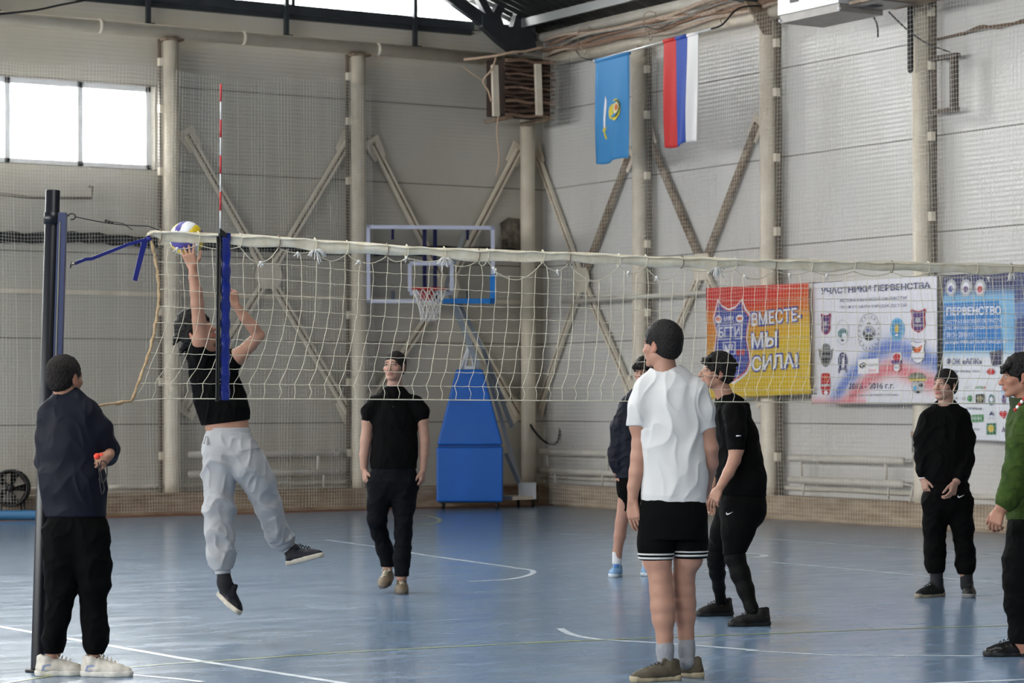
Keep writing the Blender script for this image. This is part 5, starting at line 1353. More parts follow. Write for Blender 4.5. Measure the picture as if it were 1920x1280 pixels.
def unit(v): v = np.array(v, float); return v/np.linalg.norm(v)
PEOPLE = []
class Person:
    def __init__(s, name_label, Y0, foot_px, res=1.0, tone=(196, 148, 124), ground_it=True):
        s.Y0 = Y0; o = onY(foot_px[0], foot_px[1], Y0); s.org = V((o.x, o.y, 0)); s.X0 = ((foot_px[0]-960)-ROLL*(foot_px[1]-HOR))/F*Y0
        s.t = thing('person', name_label, 'person', (o.x, o.y, 0), -YAW)
        s.tone = np.array(lin([c*.82 for c in tone])[:3]); s.worn = []; s.todo = None; PEOPLE.append(s)
        s.ppm = F/Y0
    def p(s, px, py, d=0.0):
        """photo point at distance Y0+d in the person's own frame: x right, y away, z up"""
        Y = s.Y0+d; dx, dy = px-960.0, py-HOR
        return np.array([(dx-ROLL*dy)/F*Y - s.X0, d, CAMH-(dy+ROLL*dx)/F*Y])
    def pts(s, L):
        """[(px, py, radius in px, depth)] -> [(point, radius m)]"""
        return [(s.p(a[0], a[1], a[3] if len(a) > 3 else 0.0), a[2]/s.ppm) for a in L]
    def bounds(s, lists, pad=0.06):
        P = np.array([p for L in lists for p, r in L]); R = np.array([r for L in lists for p, r in L])
        return P.min(0)-R.max()-pad, P.max(0)+R.max()+pad
    def garment(s, name, m, chains, vox=0.006, amp=0.006, freq=8.0, stretch=(1, 1, 1), k=0.03, seed=1, label=None, parent=None, subs=(), post=None, amask=None):
        """chains: dict(pts, ratio, rdir, c0, c1 (cut ends), hem=(point, normal))"""
        LL = [s.pts(c['pts']) for c in chains]; lo, hi = s.bounds([[(p, r*max(1, c.get('ratio', 1))) for p, r in L] for L, c in zip(LL, chains)])
        f = Field(lo, hi, vox)
        if name in ('jacket', 'trousers', 'tshirt', 'joggers', 'polo_shirt', 'pullover', 'shorts', 'leggings', 'sweatshirt', 'sock'):
            s.worn += [(L, c) for L, c in zip(LL, chains)]
        for L, c in zip(LL, chains):
            cuts = []
            if c.get('c0'): cuts.append((L[0][0], L[0][0]-L[1][0] if not c.get('n0') else c['n0']))
            if c.get('c1'): cuts.append((L[-1][0], L[-1][0]-L[-2][0] if not c.get('n1') else c['n1']))
            f.chain(L, k=c.get('k', k), ratio=c.get('ratio', 1.0), rdir=c.get('rdir', (0, 1, 0)), cuts=cuts, kin=c.get('kin', 0.03))
        for sb in subs:
            f.chain(s.pts(sb['pts']), k=sb.get('k', 0.008), ratio=sb.get('ratio', 1.0), rdir=sb.get('rdir', (0, 1, 0)), sub=True)
        if post: post(f, s)
        v, q = f.mesh()
        if amp:
            mk = np.ones(len(v))
            for L, c in zip(LL, chains):
                for on, P_, Q_, nn in ((c.get('c0'), L[0], L[1], c.get('n0')), (c.get('c1'), L[-1], L[-2], c.get('n1'))):
                    if not on: continue
                    nn = unit(P_[0]-Q_[0] if nn is None else nn); rel = v-P_[0]; dist = -(rel@nn); rad = np.linalg.norm(rel+np.outer(dist, nn), axis=1)
                    near = (rad < P_[1]*max(1.0, c.get('ratio', 1))*1.5)&(dist < .04)&(dist > -.02); mk = np.where(near, np.minimum(mk, np.clip(dist/.04, 0, 1)*.9+.04), mk)
            v = wrinkle(v, q, amp, freq, stretch, seed, mk)
        o = finish(name, v, q, m, parent or s.t)
        if label: o['label'] = label
        return o
    # ---- head frame
    def head(s, px, py, d, fwd, up=(0, 0, 1), size=1.0):
        f_ = unit(fwd); u = unit(np.array(up, float)-f_*np.dot(up, f_)); r = np.cross(f_, u)
        s.hc = s.p(px, py, d); s.hf, s.hu, s.hr, s.hs = f_, u, r, size
    def H(s, x, y, z): return s.hc + (s.hr*x + s.hf*y + s.hu*z)*s.hs
    def add_head(s, f):
        z = s.hs; fr = (s.hr, s.hf, s.hu); H = s.H
        E_ = lambda c, r, k=0.012, sub=False, frame=fr: f.ell(H(*c), [q*z for q in r], frame, k*z, sub)
        C_ = lambda a, b, ra, rb, k=0.01, sub=False: f.chain([(H(*a), ra*z), (H(*b), rb*z)], k=k*z, sub=sub)
        E_((0, -0.012, 0.035), (0.074, 0.094, 0.083))
        E_((0, 0.030, -0.020), (0.060, 0.062, 0.075), 0.02)
        E_((0, 0.028, -0.065), (0.050, 0.052, 0.040), 0.02)
        C_((-0.045, -0.005, -0.055), (-0.018, 0.066, -0.096), 0.016, 0.014, 0.02); C_((0.045, -0.005, -0.055), (0.018, 0.066, -0.096), 0.016, 0.014, 0.02)
        E_((0, 0.074, -0.096), (0.020, 0.015, 0.015), 0.014)
        C_((-0.036, 0.076, 0.024), (0.036, 0.076, 0.024), 0.011, 0.011, 0.014)
        for sx in (-1, 1):
            E_((sx*0.031, 0.098, 0.004), (0.018, 0.020, 0.012), 0.012, True)
            E_((sx*0.031, 0.079, 0.004), (0.0125, 0.0118, 0.0095), 0.003)
            C_((sx*0.020, 0.088, 0.0125), (sx*0.043, 0.082, 0.0115), 0.0035, 0.003, 0.004)
            C_((sx*0.020, 0.087, -0.005), (sx*0.042, 0.081, -0.004), 0.003, 0.003, 0.004)
            E_((sx*0.044, 0.056, -0.024), (0.022, 0.020, 0.018), 0.02)
            E_((sx*0.012, 0.098, -0.037), (0.009, 0.011, 0.008), 0.006)
            # ear
            er = (unit(s.hr*sx + s.hf*0.0 - s.hf*0.45), unit(s.hf + s.hr*sx*0.45), s.hu)
            f.ell(H(sx*0.077, -0.012, -0.006), (0.007*z, 0.018*z, 0.031*z), er, 0.006*z)
            f.ell(H(sx*0.086, -0.006, -0.002), (0.006*z, 0.009*z, 0.018*z), er, 0.004*z, True)
            f.ell(H(sx*0.078, -0.002, -0.030), (0.007*z, 0.009*z, 0.009*z), er, 0.004*z)
        C_((0, 0.086, 0.012), (0, 0.110, -0.032), 0.0085, 0.0125, 0.010)
        E_((0, 0.108, -0.034), (0.013, 0.011, 0.009), 0.008)
        E_((0, 0.084, -0.060), (0.026, 0.013, 0.017), 0.012)
        E_((0, 0.094, -0.056), (0.021, 0.0085, 0.0055), 0.004); E_((0, 0.092, -0.067), (0.019, 0.009, 0.006), 0.004)
        C_((-0.021, 0.093, -0.0615), (0.021, 0.093, -0.0615), 0.0016, 0.0016, 0.003, True)
        # neck
        if s.neck is not None: f.chain([(H(0, -0.018, -0.055), 0.054*z), (s.neck, 0.058*z)], k=0.02)
    def face_colors(s, v, col):
        L = (v-s.hc)@np.stack([s.hr, s.hf, s.hu]).T/s.hs; x, y, z = L[:, 0], L[:, 1], L[:, 2]; near = (np.abs(x) < .1)&(np.abs(z) < .14)&(np.abs(y) < .14)
        ax = np.abs(x); T = s.tone
        def setc(m, c, a=1.0): col[m] = col[m]*(1-a)+np.array(lin(c)[:3])*a
        # lips, brows, lashes, eyes
        cheek = np.exp(-(((ax-.045)/.022)**2+((z+.025)/.022)**2))*(y > .02)*near; col[:] = col*(1-0.22*cheek[:, None])+np.array(lin((160, 92, 80))[:3])*0.22*cheek[:, None]
        m = near&(y > .07)&(ax < .024*(1-np.clip((np.abs(z+.0615)-.004)/.012, 0, .8)))&(z < -.0515)&(z > -.0725); setc(m, (168, 92, 88), .75)
        bz = .0235+.004*np.sin(np.clip((ax-.012)/.04, 0, 1)*PI)-.004*np.clip((ax-.03)/.02, 0, 1)
        m = near&(y > .05)&(ax > .011)&(ax < .051)&(np.abs(z-bz) < .0052); setc(m, (44, 32, 28), .85)
        m = near&(y > .066)&(ax > .018)&(ax < .044)&(np.abs(z-.003) < .0062*np.sqrt(np.clip(1-((ax-.031)/.0135)**2, 0, 1))); setc(m, (160, 148, 140), 1)
        m2 = near&(y > .07)&(((ax-.031)**2+(z-.0035)**2) < .0058**2); setc(m2, (40, 28, 24), 1)
        lid = .0035+.0068*np.sqrt(np.clip(1-((ax-.031)/.0155)**2, 0, 1))
        m = near&(y > .062)&(ax > .015)&(ax < .047)&(np.abs(z-lid) < .0026); setc(m, (52, 36, 32), .8)
        m = near&(ax > .068)&(y < .03)&(np.abs(z) < .04); setc(m, (176, 104, 88), .35)
        m = near&(y > .085)&(ax < .014)&(np.abs(z+.034) < .012); setc(m, (190, 120, 104), .35)
        m = near&(y > .09)&(np.abs(ax-.008) < .0035)&(np.abs(z+.044) < .003); setc(m, (80, 44, 38), .6)
        st = near&(y > 0)&(z < -.05)&(z > -.12)&~((ax < .024)&(z > -.073)); setc(st, (120, 92, 84), .10)
        return col
    # ---- hand: wrist w, direction d, palm normal n (out of the palm), thumb side t
    def hand(s, f, w, d, n, tsign=1, curl=0.35, size=1.0, spread=0.12, thumb=0.5, curls=None):
        d = unit(d); n = unit(np.array(n, float)-d*np.dot(n, d)); t = np.cross(n, d)*tsign; z = size
        w = np.array(w, float)
        P = lambda a, b, c: w + (d*a + t*b + n*c)*z
        # palm: four metacarpals blended
        for b in (-0.030, -0.010, 0.010, 0.030):
            f.chain([(P(0.012, b*0.55, 0), 0.0145*z), (P(0.082, b*0.98, 0), 0.0125*z)], k=0.010)
        f.chain([(P(0.02, 0.022, 0.006), 0.016*z), (P(0.055, 0.032, 0.008), 0.014*z)], k=0.010)
        lens = (0.040, 0.046, 0.043, 0.034); base = (0.029, 0.010, -0.010, -0.028)
        for i in range(4):
            c_ = (curls[i] if curls else curl)*(1.0+0.12*i); b = base[i]; a = P(0.086-abs(i-1.3)*0.004, b, 0.0); L = lens[i]*z; ang = 0.25*c_; sp = spread*(1.5-i)/1.5
            pts = [(a, 0.0092*z)]; cur = a.copy() if hasattr(a, 'copy') else a
            for j, (fr, r) in enumerate(((1.0, 0.0086), (0.62, 0.0080), (0.50, 0.0068))):
                ang += c_*(0.55 if j == 0 else 0.75)
                dd = d*math.cos(ang) + n*math.sin(ang) + t*sp*math.cos(ang); dd = dd/np.linalg.norm(dd)
                cur = cur + dd*L*fr; pts.append((cur, r*z))
            f.chain(pts, k=0.0035, kin=0.002)
        a = P(0.022, 0.026, 0.004); th = thumb
        d1 = unit(d*0.72 + t*(0.75*th+0.1) + n*0.35); d2 = unit(d*0.9 + t*0.35*th + n*0.35); b1 = a+d1*0.042*z; b2 = b1+d2*0.034*z; b3 = b2+unit(d2+n*0.2*curl)*0.026*z
        f.chain([(a, 0.013*z), (b1, 0.0108*z), (b2, 0.0095*z), (b3, 0.0078*z)], k=0.006, kin=0.003)
    def body(s, *a, **k): s.todo = (a, k)
    def finish_body(s, chains, hands, vox=0.0042, tone=None, extra=None):
        LL = [s.pts(c['pts']) for c in chains]; rng = [[(p, r*max(1, c.get('ratio', 1))) for p, r in L] for L, c in zip(LL, chains)]
        rng.append([(s.H(0, 0, 0), 0.13)]); rng += [L for L, c in s.worn]
        for h in hands: rng.append([(h['w'] if not isinstance(h['w'], tuple) else s.p(*h['w']), 0.19)])
        lo, hi = None, None
        for L in rng:
            for p, r in L:
                a, b = p-r-0.03, p+r+0.03; lo = a if lo is None else np.minimum(lo, a); hi = b if hi is None else np.maximum(hi, b)
        f = Field(lo, hi, vox)
        for L, c in s.worn: f.chain([(p, r*0.76) for p, r in (L[:-1] if c.get('bc') else L)], k=0.02, ratio=c.get('ratio', 1), kin=0.03, cuts=[(L[-2][0], (0, 0, -1))] if c.get('bc') else ())
        for L, c in zip(LL, chains): f.chain(L, k=c.get('k', 0.03), ratio=c.get('ratio', 1), rdir=c.get('rdir', (0, 1, 0)), kin=c.get('kin', 0.03))
        s.add_head(f)
        for h in hands:
            w = s.p(*h['w']); s.hand(f, w, h['d'], h['n'], h.get('t', 1), h.get('curl', .35), h.get('size', 1.0), h.get('spread', .12), h.get('thumb', .5), h.get('curls'))
        v, q = f.mesh(); col = np.tile(s.tone, (len(v), 1)); s.face_colors(v, col)
        # knuckles, elbows and knees a touch ruddier through a soft noise
        nz_ = 0.5+0.5*vnoise(v*14, 5); col *= (0.94+0.08*nz_)[:, None]
        if extra: extra(v, col, s)
        return finish('body', v, q, M_skin, s.t, col)
    def hair(s, m, top=1.0, style='short', seed=2, vox=0.0032, thick=0.010, fringe=None, tufts=None, amp=0.0035, freq=85, hl=0.056, nape=-0.062, side=-0.01, name='hair'):
        z = s.hs; fr = (s.hr, s.hf, s.hu); H = s.H; c = s.hc; f = Field(c-0.2, c+0.2, vox)
        f.ell(H(0, -0.014, 0.036+0.3*(top-1)*0.08), [(0.074+thick*0.75)*z, (0.094+thick)*z, (0.083+thick*top)*z], fr, 0.0)
        f.ell(H(0, -0.045, -0.012), [(0.063+thick*.5)*z, (0.060+thick*.6)*z, 0.062*z], fr, 0.02)
        # face opening, ears, nape
        f.ell(H(0, 0.135, -0.035), [0.074*z, 0.10*z, (0.040+hl)*z], fr, 0.006, True)
        for sx in (-1, 1):
            f.ell(H(sx*0.092, -0.004, -0.018), [0.028*z, 0.024*z, 0.036*z], fr, 0.004, True)
            f.ell(H(sx*0.085, 0.062, -0.042), [0.048*z, 0.062*z, (0.065+side)*z], fr, 0.006, True)
            f.ell(H(sx*0.024, 0.135, -0.035), [0.052*z, 0.10*z, (0.038+hl)*z], fr, 0.006, True)
        def cutp(p, n): f.plane(p, n)
        cutp(H(0, -0.06, nape), -s.hu*0.9 - s.hf*(-0.25)*1.0)
        if tufts:
            for a, b, c2, ra, rb in tufts: f.chain([(H(*a), ra*z), (H(*b), (ra*0.6+rb*0.4)*z), (H(*c2), rb*z)], k=0.006)
        v, q = f.mesh(); v = wrinkle(v, q, amp, freq, (1, 1, .5), seed); n = np_normals(v, q); v = v + n*(amp*0.8*vnoise(v*freq*2.2, seed+9))[:, None]
        return finish(name, v, q, m, s.t)
    # ---- shoe: heel->toe line on the sole, real length
    def shoe(s, heel, toe, upc, solec, lacec, L=0.29, W=0.052, hgt=0.090, sole=0.030, ankle=None, up=(0, 0, 1), roll=0.0, high=0.0, label=None, name='shoe', accent=None, tongue=True, collar_r=0.036, rough=0.6, upvar=0.25):
        """heel/toe: points (person frame) of the sole's ends; builds upper, sole, laces"""
        heel = np.array(heel, float); toe = np.array(toe, float); fw = unit(toe-heel); u = unit(np.array(up, float)-fw*np.dot(up, fw)); r = np.cross(fw, u); L = L or np.linalg.norm(toe-heel)
        ctr = (heel+toe)/2; heel = ctr-fw*L/2
        P = lambda x, y, z_: heel + r*x + fw*y + u*z_
        w = W/0.052; k = L/0.29
        f = Field(ctr-0.24, ctr+0.24, 0.0045)
        R = tuple(u)
        f.chain([(P(0, .045*k, .040), .036*w), (P(0, .11*k, .040), .037*w), (P(0.004, .19*k, .032), .042*w), (P(0.002, .245*k, .026), .034*w)], k=0.01, ratio=0.78, rdir=R, kin=0.03, cuts=[(P(0, 0, sole*0.55), -u)])
        f.chain([(P(0, .055*k, .04), .034*w), (P(0, .060*k, hgt+high), .034*w*(1 if not high else .95))], k=0.02, kin=0.02)
        f.chain([(P(0, .075*k, hgt*0.85), .028*w), (P(0, .15*k, .052), .028*w)], k=0.025)
        f.chain([(P(0, .030*k, hgt*.5), .020*w), (P(0, .022*k, hgt+high+.010), .010*w)], k=0.015)
        f.chain([(P(0, .040*k, hgt+high+.012), .012*w), (P(0, .085*k, hgt+high+.014), .012*w)], k=0.012)
        if tongue: f.chain([(P(0, .105*k, hgt*0.9), .016*w), (P(0, .095*k, hgt+high+.018), .014*w)], k=0.008, ratio=1.0)
        f.chain([(P(0, .062*k, hgt+high+.005), .024*w), (P(0, .062*k, hgt+high+.04), .026*w)], k=0.004, sub=True)
        v, q = f.mesh(); v = wrinkle(v, q, 0.0015, 40, (1, 1, 1), 4)
        su = finish(name, v, q, mat('upper %s' % (upc,), upc, rough, var=upvar, scale=26, bump=0.3, bscale=60, spec=0.25), s.t)
        if label: su['label'] = label
        f = Field(ctr-0.24, ctr+0.24, 0.004)
        f.chain([(P(0, .038*k, .02), .038*w), (P(0.003, .11*k, .02), .036*w), (P(0.006, .19*k, .02), .045*w), (P(0.003, .252*k, .02), .036*w)], k=0, kin=0.03, cuts=[(P(0, 0, sole), u), (P(0, 0, 0.0), -u)])
        v, q = f.mesh(); so = finish('sole', v, q, mat('sole %s' % (solec,), solec, 0.6, var=0.25, scale=30), su)
        if lacec:
            for i in range(5):
                y = (.100+.021*i)*k; zt = (.093, .089, .084, .077, .068)[i]+(hgt-.075)*.85; mb = MB(); b = 0.020*w
                a1, a2, a3 = P(-b, y, zt-.008), P(0, y+.006, zt+.006), P(b, y+.004, zt-.008)
                mb.tube([V(a1), V(a2), V(a3)], 0.0032, 5); mb.build('lace', mat('lace %s' % (lacec,), lacec, 0.8), su, inv=True)
            mb = MB()
            for sg in (-1, 1): mb.tube([V(P(0, .104*k, hgt+.022)), V(P(sg*.022, .112*k, hgt+.028)), V(P(sg*.034, .125*k, hgt+.012)), V(P(sg*.012, .116*k, hgt+.012))], 0.003, 5)
            mb.build('bow', mat('lace %s' % (lacec,), lacec, 0.8), su, inv=True)
        if accent:
            for sx in (-1, 1):
                mb = MB(); pts = [(.035, .030), (.075, .030), (.105, .052), (.075, .066), (.045, .060)]
                mb.plate([V(P(sx*.037*w, y*k, z_)) for y, z_ in pts], V(r)*sx*.004); mb.build('side_panel', mat('panel %s' % (accent,), accent, .6), su, inv=True)
        return su
    def lm(s, mb, name, m, parent=None):     # a mesh already in the person's frame
        return mb.build(name, m, parent or s.t, inv=True)
def _g(s, px, d=0.0, z=0.0):
    Y = s.Y0+d; return np.array([(px-960.0-ROLL*400)/F*Y - s.X0, d, z])
Person.g = _g
def ring_trim(s, name, m, L, ratio, n, y0, y1, pad=0.003, k=0.0):
    """thin band of a garment chain between two heights (photo rows)"""
    P = s.pts(L); lo, hi = s.bounds([[(p, r*max(1, ratio)) for p, r in P]]); f = Field(lo, hi, 0.004)
    f.chain(P, k=0, ratio=ratio, kin=0.03, pad=pad, cuts=[(s.p(*y0), (0, 0, 1)), (s.p(*y1), (0, 0, -1))]); v, q = f.mesh(); return finish(name, v, q, m, s.t)
# ------------------------------------------------------------------ A: coach seen from behind beside the post
A = Person('person in a navy jacket with folded arms seen from behind beside the post', 12.85, (158, 1268), tone=(188, 138, 112))
A.head(122, 709, 0, (.50, .86, .02)); A.neck = A.p(127, 752, 0)
A.body([dict(pts=[(204, 848, 11, .03), (205, 853, 9, -.07)])],
       [dict(w=(205, 853, -.07), d=(-.85, -.15, -.35), n=(-.1, .9, -.3), t=-1, curl=.75, size=.85)])
A.hair(M_hair2, style='short', thick=.008, nape=-.075, hl=.06)
jk = A.garment('jacket', M_navyj, [dict(pts=[(126, 745, 22), (128, 772, 44), (132, 800, 54), (133, 840, 57), (137, 900, 58), (142, 968, 57)], ratio=.72, c1=1, n1=(0, 0, -1)),
    dict(pts=[(160, 778, 27), (184, 808, 25, .02), (203, 842, 20, .04), (203, 856, 16, .10), (196, 858, 14, .14)]),
    dict(pts=[(98, 780, 27), (88, 820, 20, .02), (88, 862, 19, .05), (128, 858, 16, .16)])], amp=.016, freq=7, stretch=(1, 1, .55), seed=3)
A.garment('collar', M_navyj, [dict(pts=[(123, 756, 24), (124, 734, 22)], ratio=1.0, c1=1, n1=(-.25, 0, 1)), dict(pts=[(148, 745, 12, .0), (160, 753, 6, .02)])], amp=.003, parent=jk, vox=.005)
A.garment('trousers', M_bjog, [dict(pts=[(143, 962, 52), (146, 1005, 52)], ratio=.72, c0=1, n0=(0, 0, 1)), dict(pts=[(118, 1000, 37), (118, 1060, 34), (116, 1100, 27), (107, 1150, 22), (101, 1200, 19, .02), (101, 1224, 17, .035)], c1=1, n1=(0, 0, -1)),
    dict(pts=[(168, 1000, 36), (172, 1060, 33), (177, 1096, 27), (173, 1125, 21), (178, 1180, 22), (179, 1204, 21), (178, 1226, 15)], c1=1, n1=(0, 0, -1))], amp=.016, freq=8, stretch=(1, 1, .8), seed=5)
for px, d in ((99, .045), (179, 0)):
    A.garment('sock', M_sockb, [dict(pts=[(px, 1220, 12, d), (px+1, 1245, 10, d)])], amp=0)
A.shoe(A.g(152, .0), A.g(249, -.02), (208, 202, 192), (214, 210, 202), (206, 190, 172), L=.285, label='cream knitted trainer', accent=(140, 150, 180))
A.shoe(A.g(74, .02), A.g(158, .06), (208, 202, 192), (214, 210, 202), (206, 190, 172), L=.285, accent=(140, 150, 180))
w = tag(bpy.data.objects.new('whistle', None), 'orange red whistle on a black lanyard held in the folded hand of the coach', 'whistle'); COL.objects.link(w)
wq = onY(182, 855, 12.70); w.location = wq
mb = MB(); mb.sphere(wq, 0.017, 14, 10); mb.beam(wq, wq+CR*0.03+UP*0.012, 0.016, 0.014); mb.build('whistle_body', mat('orange red plastic', (226, 60, 34), .35), w)
L_ = [onY(x, y, 12.72) for x, y in ((184, 866), (186, 885), (192, 905), (200, 893), (199, 868), (189, 866), (190, 890), (196, 915), (191, 925), (186, 895))]
mb = MB(); mb.tube(smooth_curve(L_, 5), 0.0035, 5); mb.build('lanyard', M_black, w)

# ------------------------------------------------------------------ B: jumping player
B_ = Person('person in black T-shirt and light grey joggers jumping to hit the ball', 15.0, (430, 1191), tone=(200, 150, 126))
B_.head(371, 623, -.02, (.80, -.40, .42), (-.45, 0, .89)); B_.neck = B_.p(386, 660, 0)
B_.body([dict(pts=[(388, 662, 22), (398, 690, 34), (412, 740, 34), (424, 785, 35), (430, 815, 37)], ratio=.6),
    dict(pts=[(384, 664, 17, -.06), (377, 632, 14.5, -.13), (373, 600, 12.5, -.17), (370, 570, 12, -.19), (368, 548, 11.5, -.2), (363, 520, 9, -.2), (361, 500, 7.5, -.2)], kin=.012),
    dict(pts=[(425, 684, 16, -.02), (448, 668, 14.5, -.04), (470, 646, 12, -.05), (485, 629, 11, -.06), (474, 612, 11, -.09), (458, 594, 9.5, -.12), (443, 573, 7, -.15)], kin=.012),
    ],
    [dict(w=(361, 502, -.2), d=(-.28, .10, .95), n=(-.2, .9, .35), t=1, curl=.35, size=.95, spread=.3, thumb=1.1), dict(w=(442, 573, -.15), d=(-.22, .0, .95), n=(-.6, .7, .1), t=-1, curl=.7, size=.9, spread=.15, thumb=.8)])
B_.hair(M_hair, top=1.5, thick=.020, nape=-.085, hl=.045, amp=.006, freq=28, tufts=[((x, -.07, z), (x*1.2, -.12, z-.01), (x*1.3, -.155, z-.035), .026, .007) for x, z in ((-.05, .05), (-.02, .0), (.03, -.03), (-.04, -.05), (.0, .07), (.04, .04), (.0, -.07), (-.06, .0))])
B_.garment('tshirt', M_bcot, [dict(pts=[(382, 655, 26), (391, 674, 37), (402, 702, 42), (411, 740, 43), (418, 765, 44), (423, 792, 45)], ratio=.62, c1=1, n1=(.12, 0, -1)),
    dict(pts=[(384, 668, 24, -.05), (377, 641, 20, -.11)], c1=1), dict(pts=[(418, 686, 24, -.01), (444, 669, 18.5, -.04)], c1=1)], amp=.016, freq=9, stretch=(1.2, 1.2, .6), seed=11,
    subs=[dict(pts=[(432, 806, 22, -.18), (428, 800, 24, -.22)], k=.02), dict(pts=[(387, 648, 17, -.06), (394, 640, 20, -.10)], k=.01)])
B_.garment('joggers', M_gcot, [dict(pts=[(429, 808, 40), (429, 835, 45), (430, 850, 44)], ratio=.66, c0=1, n0=(.05, 0, 1)),
    dict(pts=[(413, 850, 33), (411, 900, 29), (410, 950, 28), (411, 1000, 27), (414, 1040, 24), (417, 1058, 19), (418, 1068, 16)], kin=.02, c1=1), 
    dict(pts=[(450, 850, 34), (468, 875, 33), (486, 900, 30, .03), (503, 947, 25, .1), (518, 993, 24, .18), (530, 1012, 21, .22), (539, 1024, 15, .23)], kin=.02, c1=1)], amp=.026, freq=7.5, stretch=(1, 1, .7), seed=21)
B_.garment('waistband', M_gcot, [dict(pts=[(429, 801, 40), (429, 816, 41)], ratio=.66, c0=1, c1=1)], amp=.005, freq=30, stretch=(1, 1, .1))
for P_ in ([(417, 1064, 15.5), (418, 1075, 14.5)], [(538, 1021, 15, .23), (543, 1030, 14, .235)]):
    B_.garment('cuff', M_gcot, [dict(pts=P_, c0=1, c1=1)], amp=.004, freq=50, stretch=(1, 1, .1), vox=.005)
B_.garment('sock', M_sockb, [dict(pts=[(419, 1072, 12.5), (421, 1092, 12.5), (424, 1108, 12)])], amp=0, vox=.005); B_.garment('sock', M_sockb, [dict(pts=[(541, 1026, 12, .23), (549, 1044, 12, .22)])], amp=0, vox=.005)
nv = (12, 14, 26)
B_.shoe(B_.p(409, 1117, .06), B_.p(447, 1153, -.15), nv, (186, 178, 164), None, L=.28, up=(.75, -.35, .55), high=.01)
B_.shoe(B_.p(536, 1062, .24), B_.p(611, 1043, .10), nv, (186, 178, 164), (24, 24, 34), L=.28, up=(.2, -.12, 1))
mb = MB()
for a, b in (((388, 818), (386, 832)), ((391, 818), (393, 834))): mb.tube([V(B_.p(a[0]-2, a[1], -.06)), V(B_.p(b[0]-4, b[1], -.10))], .004, 5)
B_.lm(mb, 'drawstring', M_gcot)
bo.location = onY(350, 447, 14.93)

# ------------------------------------------------------------------ C: player in the polo shirt
C_ = Person('person in a black polo shirt and dark navy trousers walking toward the net, arms hanging', 18.4, (745, 1106), tone=(204, 158, 138))
C_.head(740, 687, 0, (-.40, -.91, .10), size=.97); C_.neck = C_.p(739, 733, .02)
C_.body([dict(pts=[(706, 759, 11), (694, 777, 10), (690, 790, 10.5), (686, 826, 10.5), (683, 852, 9), (682, 878, 6.8)], kin=.012),
    dict(pts=[(775, 759, 11), (787, 777, 10), (792, 788, 10.5), (796, 826, 10), (795, 852, 8.8), (793, 880, 6.8)], kin=.012)],
    [dict(w=(682, 880, 0), d=(.18, -.25, -1), n=(.85, .35, .1), t=-1, curl=.55, size=.93), dict(w=(793, 882, 0), d=(-.08, -.2, -1), n=(-.85, .35, .1), t=1, curl=.6, size=.93)])
C_.hair(M_hair2, thick=.006, hl=.060, nape=-.06, freq=100, amp=.003)
po = C_.garment('polo_shirt', M_bcot, [dict(pts=[(739, 740, 17), (740, 757, 34), (741, 790, 40), (740, 830, 40), (738, 855, 41), (738, 878, 43)], ratio=.66, c1=1, n1=(0, 0, -1)),
    dict(pts=[(704, 757, 17), (694, 772, 14.5), (689, 791, 12)], c1=1), dict(pts=[(777, 757, 17), (788, 772, 14.5), (792, 788, 12)], c1=1)], amp=.012, freq=9, stretch=(1, 1, .5), seed=31,
    subs=[dict(pts=[(734, 728, 9, -.12), (733, 752, 3.5, -.13)], k=.006)])
for sg in (-1, 1):
    mb = MB(); mb.plate([V(C_.p(735+sg*2, 752, -.115)), V(C_.p(735+sg*16, 744, -.085)), V(C_.p(737+sg*17, 726, -.01)), V(C_.p(737+sg*13, 727, -.03)), V(C_.p(735+sg*7, 738, -.09))], (0, -.006, 0)); C_.lm(mb, 'collar', M_bcot, po)
C_.garment('collar_stand', M_bcot, [dict(pts=[(739, 745, 16), (740, 729, 14.5)], c1=1, n1=(-.2, -.55, 1))], amp=.001, vox=.005, parent=po)
C_.lm(MB().sphere(C_.p(737, 762, -.132), .005, 8, 6), 'button', M_black, po)
C_.garment('trousers', M_navyt, [dict(pts=[(739, 868, 40), (738, 900, 44)], ratio=.66, c0=1, n0=(0, 0, 1)), dict(pts=[(715, 905, 26), (709, 945, 21), (706, 972, 17.5), (712, 1000, 15, .06), (722, 1030, 13.5, .10), (727, 1062, 13, .12)], c1=1, n1=(0, 0, -1)),
    dict(pts=[(760, 905, 25), (757, 950, 19.5), (757, 1000, 16), (754, 1045, 15, -.03), (753, 1080, 14, -.04)], c1=1, n1=(0, 0, -1))], amp=.012, freq=8, seed=33)
bw = (104, 92, 76)
C_.shoe(C_.p(731, 1086, .20), C_.p(719, 1103, -.05), bw, (92, 84, 74), (206, 196, 176), L=.28, up=(-.1, -.25, 1), hgt=.085, W=.054)
C_.shoe(C_.g(753, .10), C_.g(755, -.18), bw, (92, 84, 74), (206, 196, 176), L=.28, hgt=.085, W=.054)

